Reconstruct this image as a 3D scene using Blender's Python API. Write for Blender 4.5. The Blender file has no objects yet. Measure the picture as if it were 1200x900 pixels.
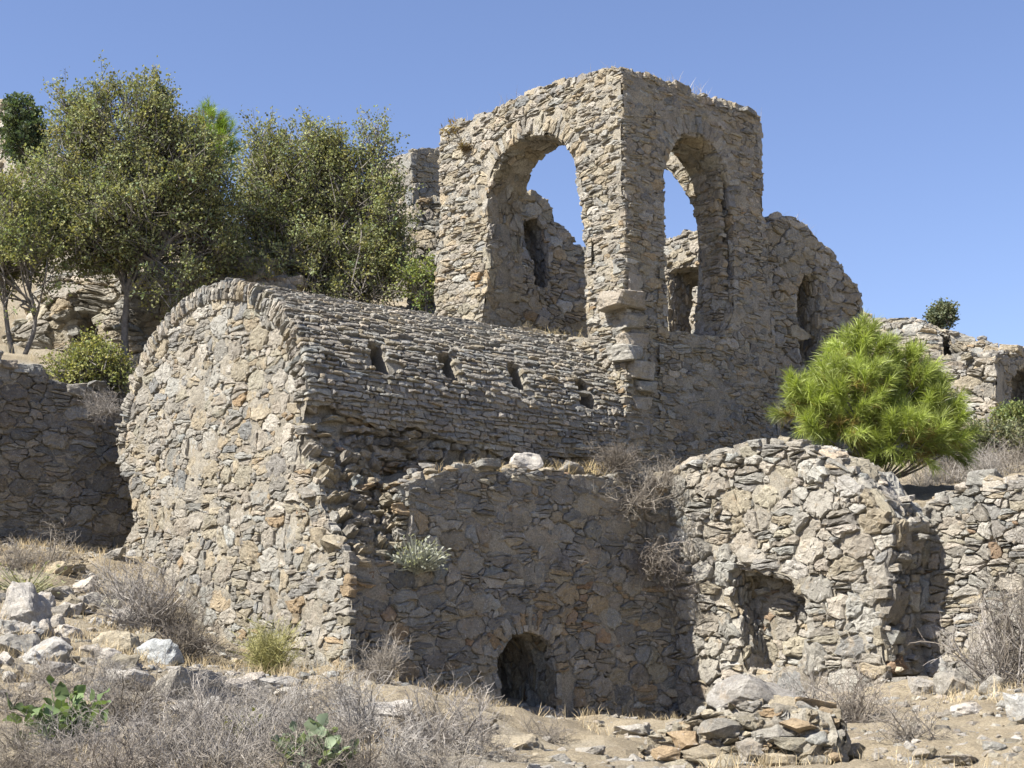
import bpy, bmesh, math, random
import numpy as np
from mathutils import Vector

# ------------------------------------------------------------------ camera, sky, sun, exposure
SC = bpy.context.scene
COL = SC.collection
EYE = 1.6                      # eye height above the ground where the photographer stands
FPX = 1800.0                   # focal length in pixels of a 1200 px wide frame
PITCH = math.atan(330.0 / FPX)
cam_d = bpy.data.cameras.new('camera')
cam_d.sensor_width = 36.0
cam_d.lens = 36.0 * FPX / 1200.0
cam_d.clip_start = 0.1
cam_d.clip_end = 3000.0
cam = bpy.data.objects.new('camera', cam_d)
COL.objects.link(cam)
cam.location = (0, 0, EYE)
cam.rotation_euler = (math.pi / 2 + PITCH, 0, 0)
SC.camera = cam

SUN_ELEV = math.radians(47)
SUN_AZ = np.array([-0.868, -0.496]); SUN_AZ /= np.linalg.norm(SUN_AZ)
world = bpy.data.worlds.new('World'); SC.world = world; world.use_nodes = True
wn = world.node_tree
for n in list(wn.nodes): wn.nodes.remove(n)
sky = wn.nodes.new('ShaderNodeTexSky'); sky.sky_type = 'NISHITA'; sky.sun_disc = False
sky.sun_elevation = SUN_ELEV; sky.sun_rotation = math.atan2(SUN_AZ[0], SUN_AZ[1])
sky.altitude = 0; sky.air_density = 1.0; sky.dust_density = 0.5; sky.ozone_density = 3.5
bgn = wn.nodes.new('ShaderNodeBackground'); bgn.inputs['Strength'].default_value = 0.072
wo = wn.nodes.new('ShaderNodeOutputWorld')
tint = wn.nodes.new('ShaderNodeMix'); tint.data_type = 'RGBA'; tint.blend_type = 'MULTIPLY'; tint.inputs[0].default_value = 1.0; tint.inputs[7].default_value = (1.08, 0.97, 1.06, 1)
wn.links.new(sky.outputs[0], tint.inputs[6]); wn.links.new(tint.outputs[2], bgn.inputs[0]); wn.links.new(bgn.outputs[0], wo.inputs[0])
sun_d = bpy.data.lights.new('sun', 'SUN'); sun_d.energy = 5.0; sun_d.angle = math.radians(0.53); sun_d.color = (1.0, 0.95, 0.872)
sun = bpy.data.objects.new('sun', sun_d); COL.objects.link(sun)
sdir = Vector((SUN_AZ[0] * math.cos(SUN_ELEV), SUN_AZ[1] * math.cos(SUN_ELEV), math.sin(SUN_ELEV)))
sun.rotation_euler = sdir.to_track_quat('Z', 'Y').to_euler()
sun.location = (-20, -10, 40)
SC.view_settings.view_transform = 'Standard'; SC.view_settings.look = 'None'
SC.view_settings.gamma = 1.0; SC.view_settings.exposure = 1.32
SC.view_settings.use_curve_mapping = False
SC.render.engine = 'CYCLES'

# ------------------------------------------------------------------ helpers: rays, noise, meshes
CP, SP = math.cos(PITCH), math.sin(PITCH)
CAM = np.array([0, 0, EYE])
def ray(px, py):
    x = (px - 600) / FPX; y = (450 - py) / FPX
    return np.array([x, CP - y * SP, SP + y * CP])
def at(px, py, Y):
    d = ray(px, py); return CAM + d * (Y / d[1])
def project(P):
    P = np.atleast_2d(P) - CAM
    zc = P[:, 1] * CP + P[:, 2] * SP
    yc = -P[:, 1] * SP + P[:, 2] * CP
    zc = np.where(zc < 0.1, 0.1, zc)
    return 600 + FPX * P[:, 0] / zc, 450 - FPX * yc / zc, zc

# the ruin's own frame: A runs along the vault away from the gable, Q out of the shaded long side
AZ = math.radians(50)
AV = np.array([math.sin(AZ), math.cos(AZ), 0.0])
SV = np.array([math.cos(AZ), -math.sin(AZ), 0.0])
ZV = np.array([0, 0, 1.0])
O0 = at(360, 470, 18.2); O0[2] = 0
def aq(A, Q, z): return O0 + AV * A + SV * Q + ZV * z
def hit(px, py, O, n):
    d = ray(px, py); t = np.dot(np.asarray(O) - CAM, n) / np.dot(d, n); return CAM + d * t
def pA(px, py, A):           # pixel -> (Q, z) on the plane A = const
    P = hit(px, py, aq(A, 0, 0), AV); return (float(np.dot(P - O0, SV)), float(P[2]))
def pQ(px, py, Q):           # pixel -> (A, z) on the plane Q = const
    P = hit(px, py, aq(0, Q, 0), SV); return (float(np.dot(P - O0, AV)), float(P[2]))
def plA(A, pts): return [pA(x, y, A) for x, y in pts]
def plQ(Q, pts): return [pQ(x, y, Q) for x, y in pts]

def _hash(ix, iy, iz, s):
    h = (ix * 374761393 + iy * 668265263 + iz * 2147483647 + s * 974634777) & 0xFFFFFFFF
    h = ((h ^ (h >> 13)) * 1274126177) & 0xFFFFFFFF
    h = ((h ^ (h >> 16)) * 2246822519) & 0xFFFFFFFF
    return ((h ^ (h >> 15)) & 0xFFFFFF) / float(0xFFFFFF)
def vnoise(P, freq=1.0, seed=0, octv=1):
    P = np.asarray(P, float)
    if P.shape[1] == 2: P = np.c_[P, np.zeros(len(P))]
    tot = np.zeros(len(P)); amp = 1.0; f = freq; nrm = 0
    for o in range(octv):
        q = P * f; i = np.floor(q).astype(np.int64); t = q - i; t = t * t * (3 - 2 * t)
        r = 0
        for dx in (0, 1):
            for dy in (0, 1):
                for dz in (0, 1):
                    w = (t[:, 0] if dx else 1 - t[:, 0]) * (t[:, 1] if dy else 1 - t[:, 1]) * (t[:, 2] if dz else 1 - t[:, 2])
                    r = r + w * _hash(i[:, 0] + dx, i[:, 1] + dy, i[:, 2] + dz, seed + o * 17)
        tot += amp * (r * 2 - 1); nrm += amp; amp *= 0.5; f *= 2.03
    return tot / nrm

def mesh_arrays(name, V, quads=None, tris=None, cols=None, mat=None, smooth=False):
    V = np.asarray(V, np.float32)
    quads = np.zeros((0, 4), np.int32) if quads is None or len(quads) == 0 else np.asarray(quads, np.int32)
    tris = np.zeros((0, 3), np.int32) if tris is None or len(tris) == 0 else np.asarray(tris, np.int32)
    me = bpy.data.meshes.new(name)
    me.vertices.add(len(V)); me.vertices.foreach_set('co', V.ravel())
    nl = len(quads) * 4 + len(tris) * 3
    me.loops.add(nl); me.loops.foreach_set('vertex_index', np.concatenate([quads.ravel(), tris.ravel()]))
    me.polygons.add(len(quads) + len(tris))
    st = np.concatenate([np.arange(len(quads)) * 4, len(quads) * 4 + np.arange(len(tris)) * 3]).astype(np.int32)
    me.polygons.foreach_set('loop_start', st)
    me.polygons.foreach_set('use_smooth', np.full(len(st), bool(smooth)))
    if cols is not None:
        ca = me.color_attributes.new('col', 'FLOAT_COLOR', 'POINT')
        c4 = np.ones((len(V), 4), np.float32); c4[:, :3] = cols
        ca.data.foreach_set('color', c4.ravel())
    me.update(calc_edges=True)
    if mat: me.materials.append(MAT[mat])
    return me
def link(name, me, parent=None, loc=None):
    o = bpy.data.objects.new(name, me); COL.objects.link(o)
    if parent is not None: o.parent = parent
    if loc is not None: o.location = loc
    return o
def tag(o, label=None, cat=None, group=None, kind=None):
    if label: o['label'] = label
    if cat: o['category'] = cat
    if group: o['group'] = group
    if kind: o['kind'] = kind
    return o

# ------------------------------------------------------------------ materials
MAT = {}
class NT:
    def __init__(s, name, rough=0.9, spec=0.2):
        m = bpy.data.materials.new(name); m.use_nodes = True; s.m = m; s.t = m.node_tree
        s.b = s.t.nodes['Principled BSDF']; s.b.inputs['Roughness'].default_value = rough
        s.b.inputs['Specular IOR Level'].default_value = spec; s.out = s.t.nodes['Material Output']
        s.co = s.t.nodes.new('ShaderNodeTexCoord').outputs['Object']; MAT[name] = m
        g = s.t.nodes.new('ShaderNodeNewGeometry'); s.pos = g.outputs['Position']
    def N(s, ty, **k):
        n = s.t.nodes.new(ty)
        for a, v in k.items():
            if a in n.inputs: n.inputs[a].default_value = v
            else: setattr(n, a, v)
        return n
    def L(s, a, b): s.t.links.new(a, b)
    def noise(s, scale, detail=4, rough=0.6, vec=None):
        n = s.N('ShaderNodeTexNoise', Scale=scale, Detail=detail, Roughness=rough); s.L(vec or s.pos, n.inputs['Vector']); return n.outputs['Fac']
    def ramp(s, fac, stops):
        r = s.N('ShaderNodeValToRGB'); e = r.color_ramp.elements
        while len(e) < len(stops): e.new(0.5)
        for i, (p, c) in enumerate(stops): e[i].position = p; e[i].color = (*c, 1) if len(c) == 3 else c
        s.L(fac, r.inputs[0]); return r.outputs[0]
    def mix(s, fac, a, b, mode='MIX'):
        n = s.N('ShaderNodeMix', data_type='RGBA', blend_type=mode)
        for k, v in ((0, fac), (6, a), (7, b)):
            if isinstance(v, (int, float)): n.inputs[k].default_value = v
            elif isinstance(v, tuple): n.inputs[k].default_value = (*v, 1)
            else: s.L(v, n.inputs[k])
        return n.outputs[2]
    def bump(s, h, strength, dist, prev=None):
        b = s.N('ShaderNodeBump', Strength=strength, Distance=dist); s.L(h, b.inputs['Height'])
        if prev is not None: s.L(prev, b.inputs['Normal'])
        return b.outputs[0]
    def base(s, c): 
        if isinstance(c, tuple): s.b.inputs['Base Color'].default_value = (*c, 1)
        else: s.L(c, s.b.inputs['Base Color'])
    def nrm(s, n): s.L(n, s.b.inputs['Normal'])
    def attr(s, name='col'): return s.N('ShaderNodeAttribute', attribute_name=name).outputs['Color']

def grey(v): return (v, v, v)
# weathered rubble stone: each stone's own colour, veins, lichen blotches and pitting
k = NT('stone'); c = k.attr()
c = k.mix(1.0, c, k.ramp(k.noise(9, 6, 0.65), [(0.25, (0.62, 0.60, 0.58)), (0.5, (1.0, 0.98, 0.95)), (0.75, (1.22, 1.2, 1.15))]), 'MULTIPLY')
c = k.mix(1.0, c, k.ramp(k.noise(60, 3, 0.7), [(0.3, grey(0.72)), (0.65, grey(1.12))]), 'MULTIPLY')
c = k.mix(k.ramp(k.noise(4.3, 8, 0.7), [(0.56, grey(0)), (0.68, grey(0.5))]), c, (0.40, 0.31, 0.20))
c = k.mix(k.ramp(k.noise(15, 5, 0.75), [(0.60, grey(0)), (0.66, grey(0.55))]), c, (0.52, 0.51, 0.48))
c = k.mix(k.ramp(k.noise(21, 4, 0.75), [(0.63, grey(0)), (0.70, grey(0.6))]), c, (0.13, 0.125, 0.12))
k.base(c)
vo = k.N('ShaderNodeTexVoronoi', Scale=34.0, feature='DISTANCE_TO_EDGE'); k.L(k.pos, vo.inputs['Vector'])
n1 = k.bump(k.noise(11, 9, 0.72), 1.0, 0.06)
n1 = k.bump(k.noise(60, 6, 0.75), 0.9, 0.016, n1)
k.nrm(n1)
# lime mortar with grit
k = NT('mortar'); 
c = k.ramp(k.noise(2.2, 7, 0.65), [(0.28, (0.22, 0.20, 0.16)), (0.5, (0.335, 0.305, 0.245)), (0.72, (0.42, 0.39, 0.32))])
c = k.mix(k.ramp(k.noise(5.5, 5, 0.6), [(0.57, grey(0)), (0.75, grey(0.45))]), c, (0.43, 0.32, 0.195))
c = k.mix(1.0, c, k.ramp(k.noise(48, 4, 0.7), [(0.3, grey(0.55)), (0.62, grey(1.15))]), 'MULTIPLY')
k.base(c)
n1 = k.bump(k.noise(22, 7, 0.75), 1.0, 0.045); n1 = k.bump(k.noise(90, 4, 0.7), 0.8, 0.012, n1); k.nrm(n1)
# dry hillside soil, straw and chippings
k = NT('soil')
c = k.ramp(k.noise(1.1, 7, 0.65), [(0.30, (0.25, 0.21, 0.15)), (0.48, (0.40, 0.335, 0.23)), (0.70, (0.53, 0.455, 0.325))])
c = k.mix(k.ramp(k.noise(0.55, 5, 0.6), [(0.5, grey(0)), (0.62, grey(0.6))]), c, (0.36, 0.33, 0.27))
c = k.mix(k.ramp(k.noise(28, 5, 0.8), [(0.60, grey(0)), (0.66, grey(0.7))]), c, (0.56, 0.54, 0.50))
c = k.mix(1.0, c, k.ramp(k.noise(55, 4, 0.75), [(0.3, grey(0.5)), (0.65, grey(1.15))]), 'MULTIPLY')
k.base(c)
n1 = k.bump(k.noise(9, 8, 0.75), 1.0, 0.09); n1 = k.bump(k.noise(60, 5, 0.75), 0.9, 0.02, n1); k.nrm(n1)
# bark
k = NT('bark'); c = k.ramp(k.noise(14, 6, 0.7), [(0.3, (0.09, 0.08, 0.07)), (0.65, (0.24, 0.22, 0.195))]); k.base(c)
k.nrm(k.bump(k.noise(30, 6, 0.7), 0.9, 0.03))
def leafmat(name, trans, tcol, rough=0.5, spec=0.35):
    k = NT(name, rough, spec); c = k.attr(); k.base(c)
    t = k.N('ShaderNodeBsdfTranslucent'); k.L(k.mix(1.0, c, tcol, 'MULTIPLY'), t.inputs['Color'])
    m = k.N('ShaderNodeMixShader'); m.inputs[0].default_value = trans
    k.L(k.b.outputs[0], m.inputs[1]); k.L(t.outputs[0], m.inputs[2]); k.L(m.outputs[0], k.out.inputs['Surface'])
leafmat('leaf', 0.25, (1.4, 1.45, 0.7), 0.65, 0.18)
leafmat('needle', 0.30, (1.4, 1.5, 0.6), 0.45)
leafmat('twig', 0.0, (1, 1, 1), 0.9, 0.1)
leafmat('straw', 0.25, (1.2, 1.1, 0.9), 0.8, 0.15)

# ------------------------------------------------------------------ terrain
def tri_rbf(pts):
    P = np.array([p[:2] for p in pts]); z = np.array([p[2] for p in pts])
    D = np.linalg.norm(P[:, None] - P[None], axis=2); n = len(P)
    M = np.zeros((n + 3, n + 3)); M[:n, :n] = -D - 0.15 * np.eye(n); M[:n, n] = 1; M[:n, n + 1:] = P; M[n, :n] = 1; M[n + 1:, :n] = P.T
    b = np.zeros(n + 3); b[:n] = z
    return P, np.linalg.lstsq(M, b, rcond=None)[0]
def ev_rbf(R, X):
    P, w = R; D = -np.linalg.norm(X[:, None] - P[None], axis=2)
    return D @ w[:len(P)] + w[len(P)] + X @ w[len(P) + 1:]
def G(px, py, Y): p = at(px, py, Y); return (p[0], p[1], p[2])
def GA(A, Q, z): p = aq(A, Q, 0); return (p[0], p[1], z)
front = [G(0, 905, 10.5), G(250, 910, 10.5), G(480, 905, 11), G(650, 905, 11), G(850, 935, 11), G(1030, 905, 11.5), G(1200, 905, 11.5),
         G(60, 800, 13.5), G(200, 800, 14), G(330, 810, 14.5), G(470, 815, 15), G(560, 838, 15), G(640, 868, 15.2), G(750, 880, 15.0), G(880, 905, 13.2), G(1050, 858, 14.2), G(1190, 845, 14),
         G(0, 712, 17.2), G(120, 740, 17), G(240, 782, 17), G(330, 795, 17.2), G(0, 640, 20.6), G(70, 648, 20.8), G(150, 655, 21), G(220, 735, 20), G(300, 775, 18.8),
         GA(-0.15, 0.83, pA(405, 785, 0)[1]), GA(0.6, 1.05, 1.35), GA(2.0, 1.0, pQ(560, 832, 0.9)[1]), GA(3.2, 1.0, pQ(660, 846, 0.9)[1]), GA(5.1, 1.1, pQ(780, 852, 0.9)[1]), GA(5.1, 2.2, pA(860, 842, 5.2)[1]),
         GA(5.1, 3.2, pA(940, 820, 5.2)[1]), GA(5.2, 4.4, pA(1045, 800, 5.3)[1]), GA(5.9, 5.0, pA(1100, 800, 6)[1]), GA(6.0, 6.5, pA(1200, 795, 6)[1]), GA(6.2, 9, 1.7),
         (-30, 15, 2.0), (30, 15, 0.5), (-20, 0, 0), (20, 0, 0), (0, 0, 0), (-8, 3, .2), (8, 3, .1), (0, -60, -6), (-60, -30, -4), (60, -30, -6), (-60, 25, 4), (60, 25, 0)]
back = [GA(0.6, -1.0, 3.6), GA(0.6, -4.5, 4.4), GA(3, -0.6, 3.6), GA(5, -0.6, 3.6), GA(3, -2.5, 4.2), GA(3, -4.5, 5.2), GA(3, -6.5, 6.6),
        G(100, 432, 23.6), G(0, 415, 23.2), G(-150, 410, 22.5), G(150, 420, 26), G(60, 420, 26), G(270, 378, 27), G(380, 368, 28), G(480, 372, 27.5),
        GA(5.4, -1.5, 5.2), GA(6.6, -1.5, 6.3), GA(6.6, -3.5, 6.6), GA(8.5, -2.5, 6.6), GA(8.6, 0.6, 4.6), GA(10.5, 0.8, 4.9), GA(7.0, 0.4, 4.0),
        GA(6.3, 1.5, 3.6), GA(6.6, 2.6, 3.6), G(1030, 572, 21.2), GA(6.9, 5, 3.9), GA(7.0, 7, 4.0), GA(8, 10, 4.2),
        G(1150, 565, 24), G(1060, 540, 26), G(1120, 500, 30), G(1200, 505, 29), G(1080, 450, 36), G(1190, 455, 36), G(1290, 470, 34), G(1060, 400, 44), G(1190, 425, 46),
        G(0, 300, 33), G(100, 330, 32), G(200, 330, 33), G(0, 225, 42), G(120, 250, 42), G(-150, 220, 40), G(350, 330, 36), G(500, 330, 37), G(650, 330, 40), G(800, 350, 40), G(950, 380, 40),
        (0, 75, 13), (-40, 75, 20), (40, 75, 10), (-60, 30, 12), (60, 40, 8), (0, 140, 6), (-140, 140, 8), (140, 140, 4), (-140, 40, 8), (140, 40, 2)]
RF, RB = tri_rbf(front), tri_rbf(back)
line = np.array([aq(*p, 0)[:2] for p in [(-60, -6.5), (1.4, -6.5), (1.4, -4.6), (0.35, -4.4), (0.35, -0.35), (5.7, -0.35), (5.8, 4.0), (6.5, 4.2), (6.55, 60)]])
def seg_dist(X, L):
    d = np.full(len(X), 1e9)
    for a, b in zip(L[:-1], L[1:]):
        ab = b - a; t = np.clip(((X - a) @ ab) / (ab @ ab), 0, 1); d = np.minimum(d, np.linalg.norm(X - (a + t[:, None] * ab), axis=1))
    return d
backpoly = np.vstack([line, [aq(400, 60, 0)[:2], aq(400, -400, 0)[:2], aq(-60, -400, 0)[:2]]])
def inpoly(X, poly):
    r = np.zeros(len(X), bool); x, y = X[:, 0], X[:, 1]
    for (x1, y1), (x2, y2) in zip(poly, np.roll(poly, -1, 0)):
        c = (y1 > y) != (y2 > y)
        with np.errstate(divide='ignore', invalid='ignore'): r ^= c & (x < (x2 - x1) * (y - y1) / (y2 - y1 + 1e-12) + x1)
    return r
def terrain(X):
    X = np.atleast_2d(np.asarray(X, float))[:, :2]
    out = np.zeros(len(X))
    for i in range(0, len(X), 20000):
        S = X[i:i + 20000]
        d = seg_dist(S, line); sd = np.where(inpoly(S, backpoly), d, -d)
        t = np.clip(sd / 0.3, 0, 1); t = t * t * (3 - 2 * t)
        far = np.clip((60 - np.linalg.norm(S - np.array([0, 20]), axis=1)) / 30, 0, 1)
        nz = 0.16 * vnoise(S, 0.5, 3, 3) + 0.06 * vnoise(S, 2.3, 9, 3)
        out[i:i + 20000] = ev_rbf(RF, S) * (1 - t) + ev_rbf(RB, S) * t + nz
    return out
def tz(x, y): return float(terrain([[x, y]])[0])
def ground_hit(px, py, y0=5.0, y1=60.0):
    d = ray(px, py); ys = np.arange(y0, y1, 0.05); P = CAM + d[None] * (ys / d[1])[:, None]
    h = P[:, 2] - terrain(P)
    i = np.argmax(h < 0) if (h < 0).any() else len(ys) - 1
    return P[i]
def build_terrain():
    def axis(c0, c1, st, lo, hi):
        mid = np.arange(c0, c1 + 1e-6, st); r = [mid[-1]]; s = st
        while r[-1] < hi: s *= 1.16; r.append(r[-1] + s)
        l = [mid[0]]; s = st
        while l[-1] > lo: s *= 1.16; l.append(l[-1] - s)
        return np.concatenate([l[::-1][:-1], mid, r[1:]])
    xs = axis(-9, 11, 0.11, -900, 900); ys = axis(9, 30, 0.11, -600, 1500)
    X, Y = np.meshgrid(xs, ys); P = np.c_[X.ravel(), Y.ravel()]
    z = terrain(P)
    rr = np.linalg.norm(P - np.array([0, 30]), axis=1); f = np.clip((rr - 110) / 200, 0, 1)
    z = z * (1 - f) - 8 * f
    near = (np.abs(P[:, 0]) < 16) & (P[:, 1] > 6) & (P[:, 1] < 34)
    z[near] += 0.05 * vnoise(P[near], 3.1, 22, 2) + 0.04 * vnoise(P[near], 7, 21, 2)
    nx, ny = len(xs), len(ys); idx = np.arange(nx * ny).reshape(ny, nx)
    q = np.c_[idx[:-1, :-1].ravel(), idx[:-1, 1:].ravel(), idx[1:, 1:].ravel(), idx[1:, :-1].ravel()]
    o = link('ground', mesh_arrays('ground', np.c_[P, z], q, mat='soil', smooth=True)); o['kind'] = 'structure'
build_terrain()

# ------------------------------------------------------------------ masonry
def poly_near(P, poly):
    """signed distance (positive inside) and closest boundary point"""
    best = np.full(len(P), 1e9); cp = np.zeros_like(P)
    for a, b in zip(poly, np.roll(poly, -1, 0)):
        ab = b - a; t = np.clip(((P - a) @ ab) / max(ab @ ab, 1e-12), 0, 1); c = a + t[:, None] * ab
        d = np.linalg.norm(P - c, axis=1); m = d < best; best[m] = d[m]; cp[m] = c[m]
    return np.where(inpoly(P, poly), best, -best), cp
class Dom:
    def __init__(s, outline, holes=()):
        s.o = np.array(outline, float); s.h = [np.array(h, float) for h in holes]
    def near(s, P):
        sd, cp = poly_near(P, s.o)
        for h in s.h:
            d, c = poly_near(P, h); d = -d; m = d < sd; sd = np.where(m, d, sd); cp = np.where(m[:, None], c, cp)
        return sd, cp
def clip(poly, nx, ny, c):
    out = []; n = len(poly); px, py = poly[-1]; pd = nx * px + ny * py - c
    for x, y in poly:
        d = nx * x + ny * y - c
        if (d <= 0) != (pd <= 0):
            t = pd / (pd - d); out.append((px + (x - px) * t, py + (y - py) * t))
        if d <= 0: out.append((x, y))
        px, py, pd = x, y, d
    return out
PAL = {
 'grey':  ((0.365, 0.348, 0.308), 0.035), 'pale': ((0.485, 0.462, 0.408), 0.035), 'blue': ((0.288, 0.286, 0.276), 0.03), 'beige': ((0.44, 0.39, 0.29), 0.03),
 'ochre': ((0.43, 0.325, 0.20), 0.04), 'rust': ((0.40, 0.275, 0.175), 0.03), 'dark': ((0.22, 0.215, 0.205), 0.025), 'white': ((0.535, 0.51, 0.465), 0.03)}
def pick(rng, mixd, warm=1.0, pull=0.2):
    if warm != 1.0: mixd = {k_: (v_ * warm if k_ in ('ochre', 'rust') else v_) for k_, v_ in mixd.items()}
    ks = list(mixd); w = np.array([mixd[k_] for k_ in ks], float); b, s = PAL[ks[rng.choice(len(ks), p=w / w.sum())]]
    v = (0.78 if pull > 0.1 else 0.88) * (1 + rng.normal() * 0.11); wm = rng.normal() * 0.03
    b = np.array(b) * (1 - pull) + np.array([0.395, 0.375, 0.315]) * pull
    return np.clip(b * v * np.array([1 + wm, 1.0, 1 - wm]), 0.04, 0.7)
def rubble_cells(dom, rng, rmax, rmin, n, asp, gap, power=1.8, split=0.45):
    """power diagram of dart-thrown stones, wider than high"""
    lo, hi = dom.o.min(0) - 0.15, dom.o.max(0) + 0.15
    cand = rng.uniform(lo, hi, (int(n * 9), 2)); sd, _ = dom.near(cand); cand = cand[sd > -0.035]
    rad = rmin + (rmax - rmin) * rng.random(len(cand)) ** power; rad = -np.sort(-rad)
    S = np.zeros((len(cand), 2)); R = np.zeros(len(cand)); m = 0; sc = np.array([1.0, asp])
    for c, r in zip(cand * sc, rad):
        if m:
            d = S[:m] - c
            if ((d * d).sum(1) < ((R[:m] + r) * 0.86) ** 2).any(): continue
        S[m] = c; R[m] = r; m += 1
    S, R = S[:m], R[:m]; cells = []
    sd, cp = dom.near(S / sc); nb_ = (sd > 0) & (sd < rmax * 1.1)          # mirrored neighbours end the stones at the wall's edge
    S = np.vstack([S, (2 * cp[nb_] - S[nb_] / sc + rng.normal(size=(nb_.sum(), 2)) * 0.012) * sc]); R = np.concatenate([R, R[nb_]])
    for i in range(m):
        d = S - S[i]; d2 = (d * d).sum(1); w = d2 + R[i] ** 2 - R ** 2; w[i] = 1e9
        nb = np.argsort(w)[:18]; b = R[i] * 2.2
        x, y = S[i]; poly = [(x - b, y - b * 0.9), (x + b, y - b), (x + b * 0.95, y + b * 0.9), (x - b, y + b)]
        for j in nb:
            D = math.sqrt(d2[j]); t = (d2[j] + R[i] ** 2 - R[j] ** 2) / (2 * D) - gap * 0.5
            nx, ny = d[j] / D; poly = clip(poly, nx, ny, nx * x + ny * y + t)
            if len(poly) < 3: break
        if len(poly) < 3: continue
        # some beds are laid with several thin flat stones
        parts = [poly]; hgt = max(p[1] for p in poly) - min(p[1] for p in poly)
        k_ = int(rng.integers(1, 4)) if rng.random() < split and hgt / asp > 0.085 else 0
        for _ in range(k_):
            parts.sort(key=lambda q: max(p[1] for p in q) - min(p[1] for p in q)); q = parts.pop()
            ys = [p[1] for p in q]; xs = [p[0] for p in q]; a = rng.normal() * 0.22; nx, ny = -math.sin(a), math.cos(a)
            mx, my = (min(xs) + max(xs)) / 2, min(ys) + (max(ys) - min(ys)) * rng.uniform(0.35, 0.65); c_ = nx * mx + ny * my
            for q2 in (clip(q, nx, ny, c_ - gap * 0.6), clip(q, -nx, -ny, -c_ - gap * 0.6)):
                if len(q2) >= 3: parts.append(q2)
        if k_ == 0 and rng.random() < split * 0.4 and hgt / asp > 0.12:
            xs = [p[0] for p in poly]; a = rng.normal() * 0.3; nx, ny = math.cos(a), math.sin(a); c_ = nx * x + ny * y
            parts = [q2 for q2 in (clip(poly, nx, ny, c_ - gap * 0.6), clip(poly, -nx, -ny, -c_ - gap * 0.6)) if len(q2) >= 3]
        cells += [np.array(q) / sc for q in parts]
    return cells
def course_cells(dom, rng, hmin, hmax, lmin, lmax, gap, wob=0.03, tilt=0.0):
    """thin slabs in uneven courses"""
    lo, hi = dom.o.min(0), dom.o.max(0); cells = []; v = lo[1] - hmax; row = 0
    wv = lambda u, r_: wob * (math.sin(u * 2.1 + r_ * 0.6) + 0.6 * math.sin(u * 5.3 + r_ * 1.7))
    while v < hi[1] + 0.05:
        hgt = rng.uniform(hmin, hmax); u = lo[0] - rng.uniform(0, lmax)
        while u < hi[0] + 0.05:
            l = lmin + (lmax - lmin) * rng.random() ** 1.7
            if rng.random() < 0.12: l *= 1.5
            g = gap * 0.5; j = lambda s_: rng.normal() * s_
            a0, a1 = u + g, u + l - g; um = (a0 + a1) / 2
            y0 = lambda x: v + wv(x, row) + g + tilt * (x - um); y1 = lambda x: v + hgt + wv(x, row) - g + tilt * (x - um)
            s_ = hgt * 0.13
            P = np.array([(a0 + j(s_), y0(a0) + j(s_)), (um + j(s_ * 2), y0(um) + j(s_)), (a1 + j(s_), y0(a1) + j(s_)),
                          (a1 + j(s_), y1(a1) + j(s_)), (um + j(s_ * 2), y1(um) + j(s_)), (a0 + j(s_), y1(a0) + j(s_))])
            if rng.random() > 0.05: cells.append(P)
            u += l
        v += hgt; row += 1
    if cells:
        C = np.array([c.mean(0) for c in cells]); sd, _ = dom.near(C); cells = [c for c, d in zip(cells, sd) if d > 0.0]
    return cells
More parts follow.
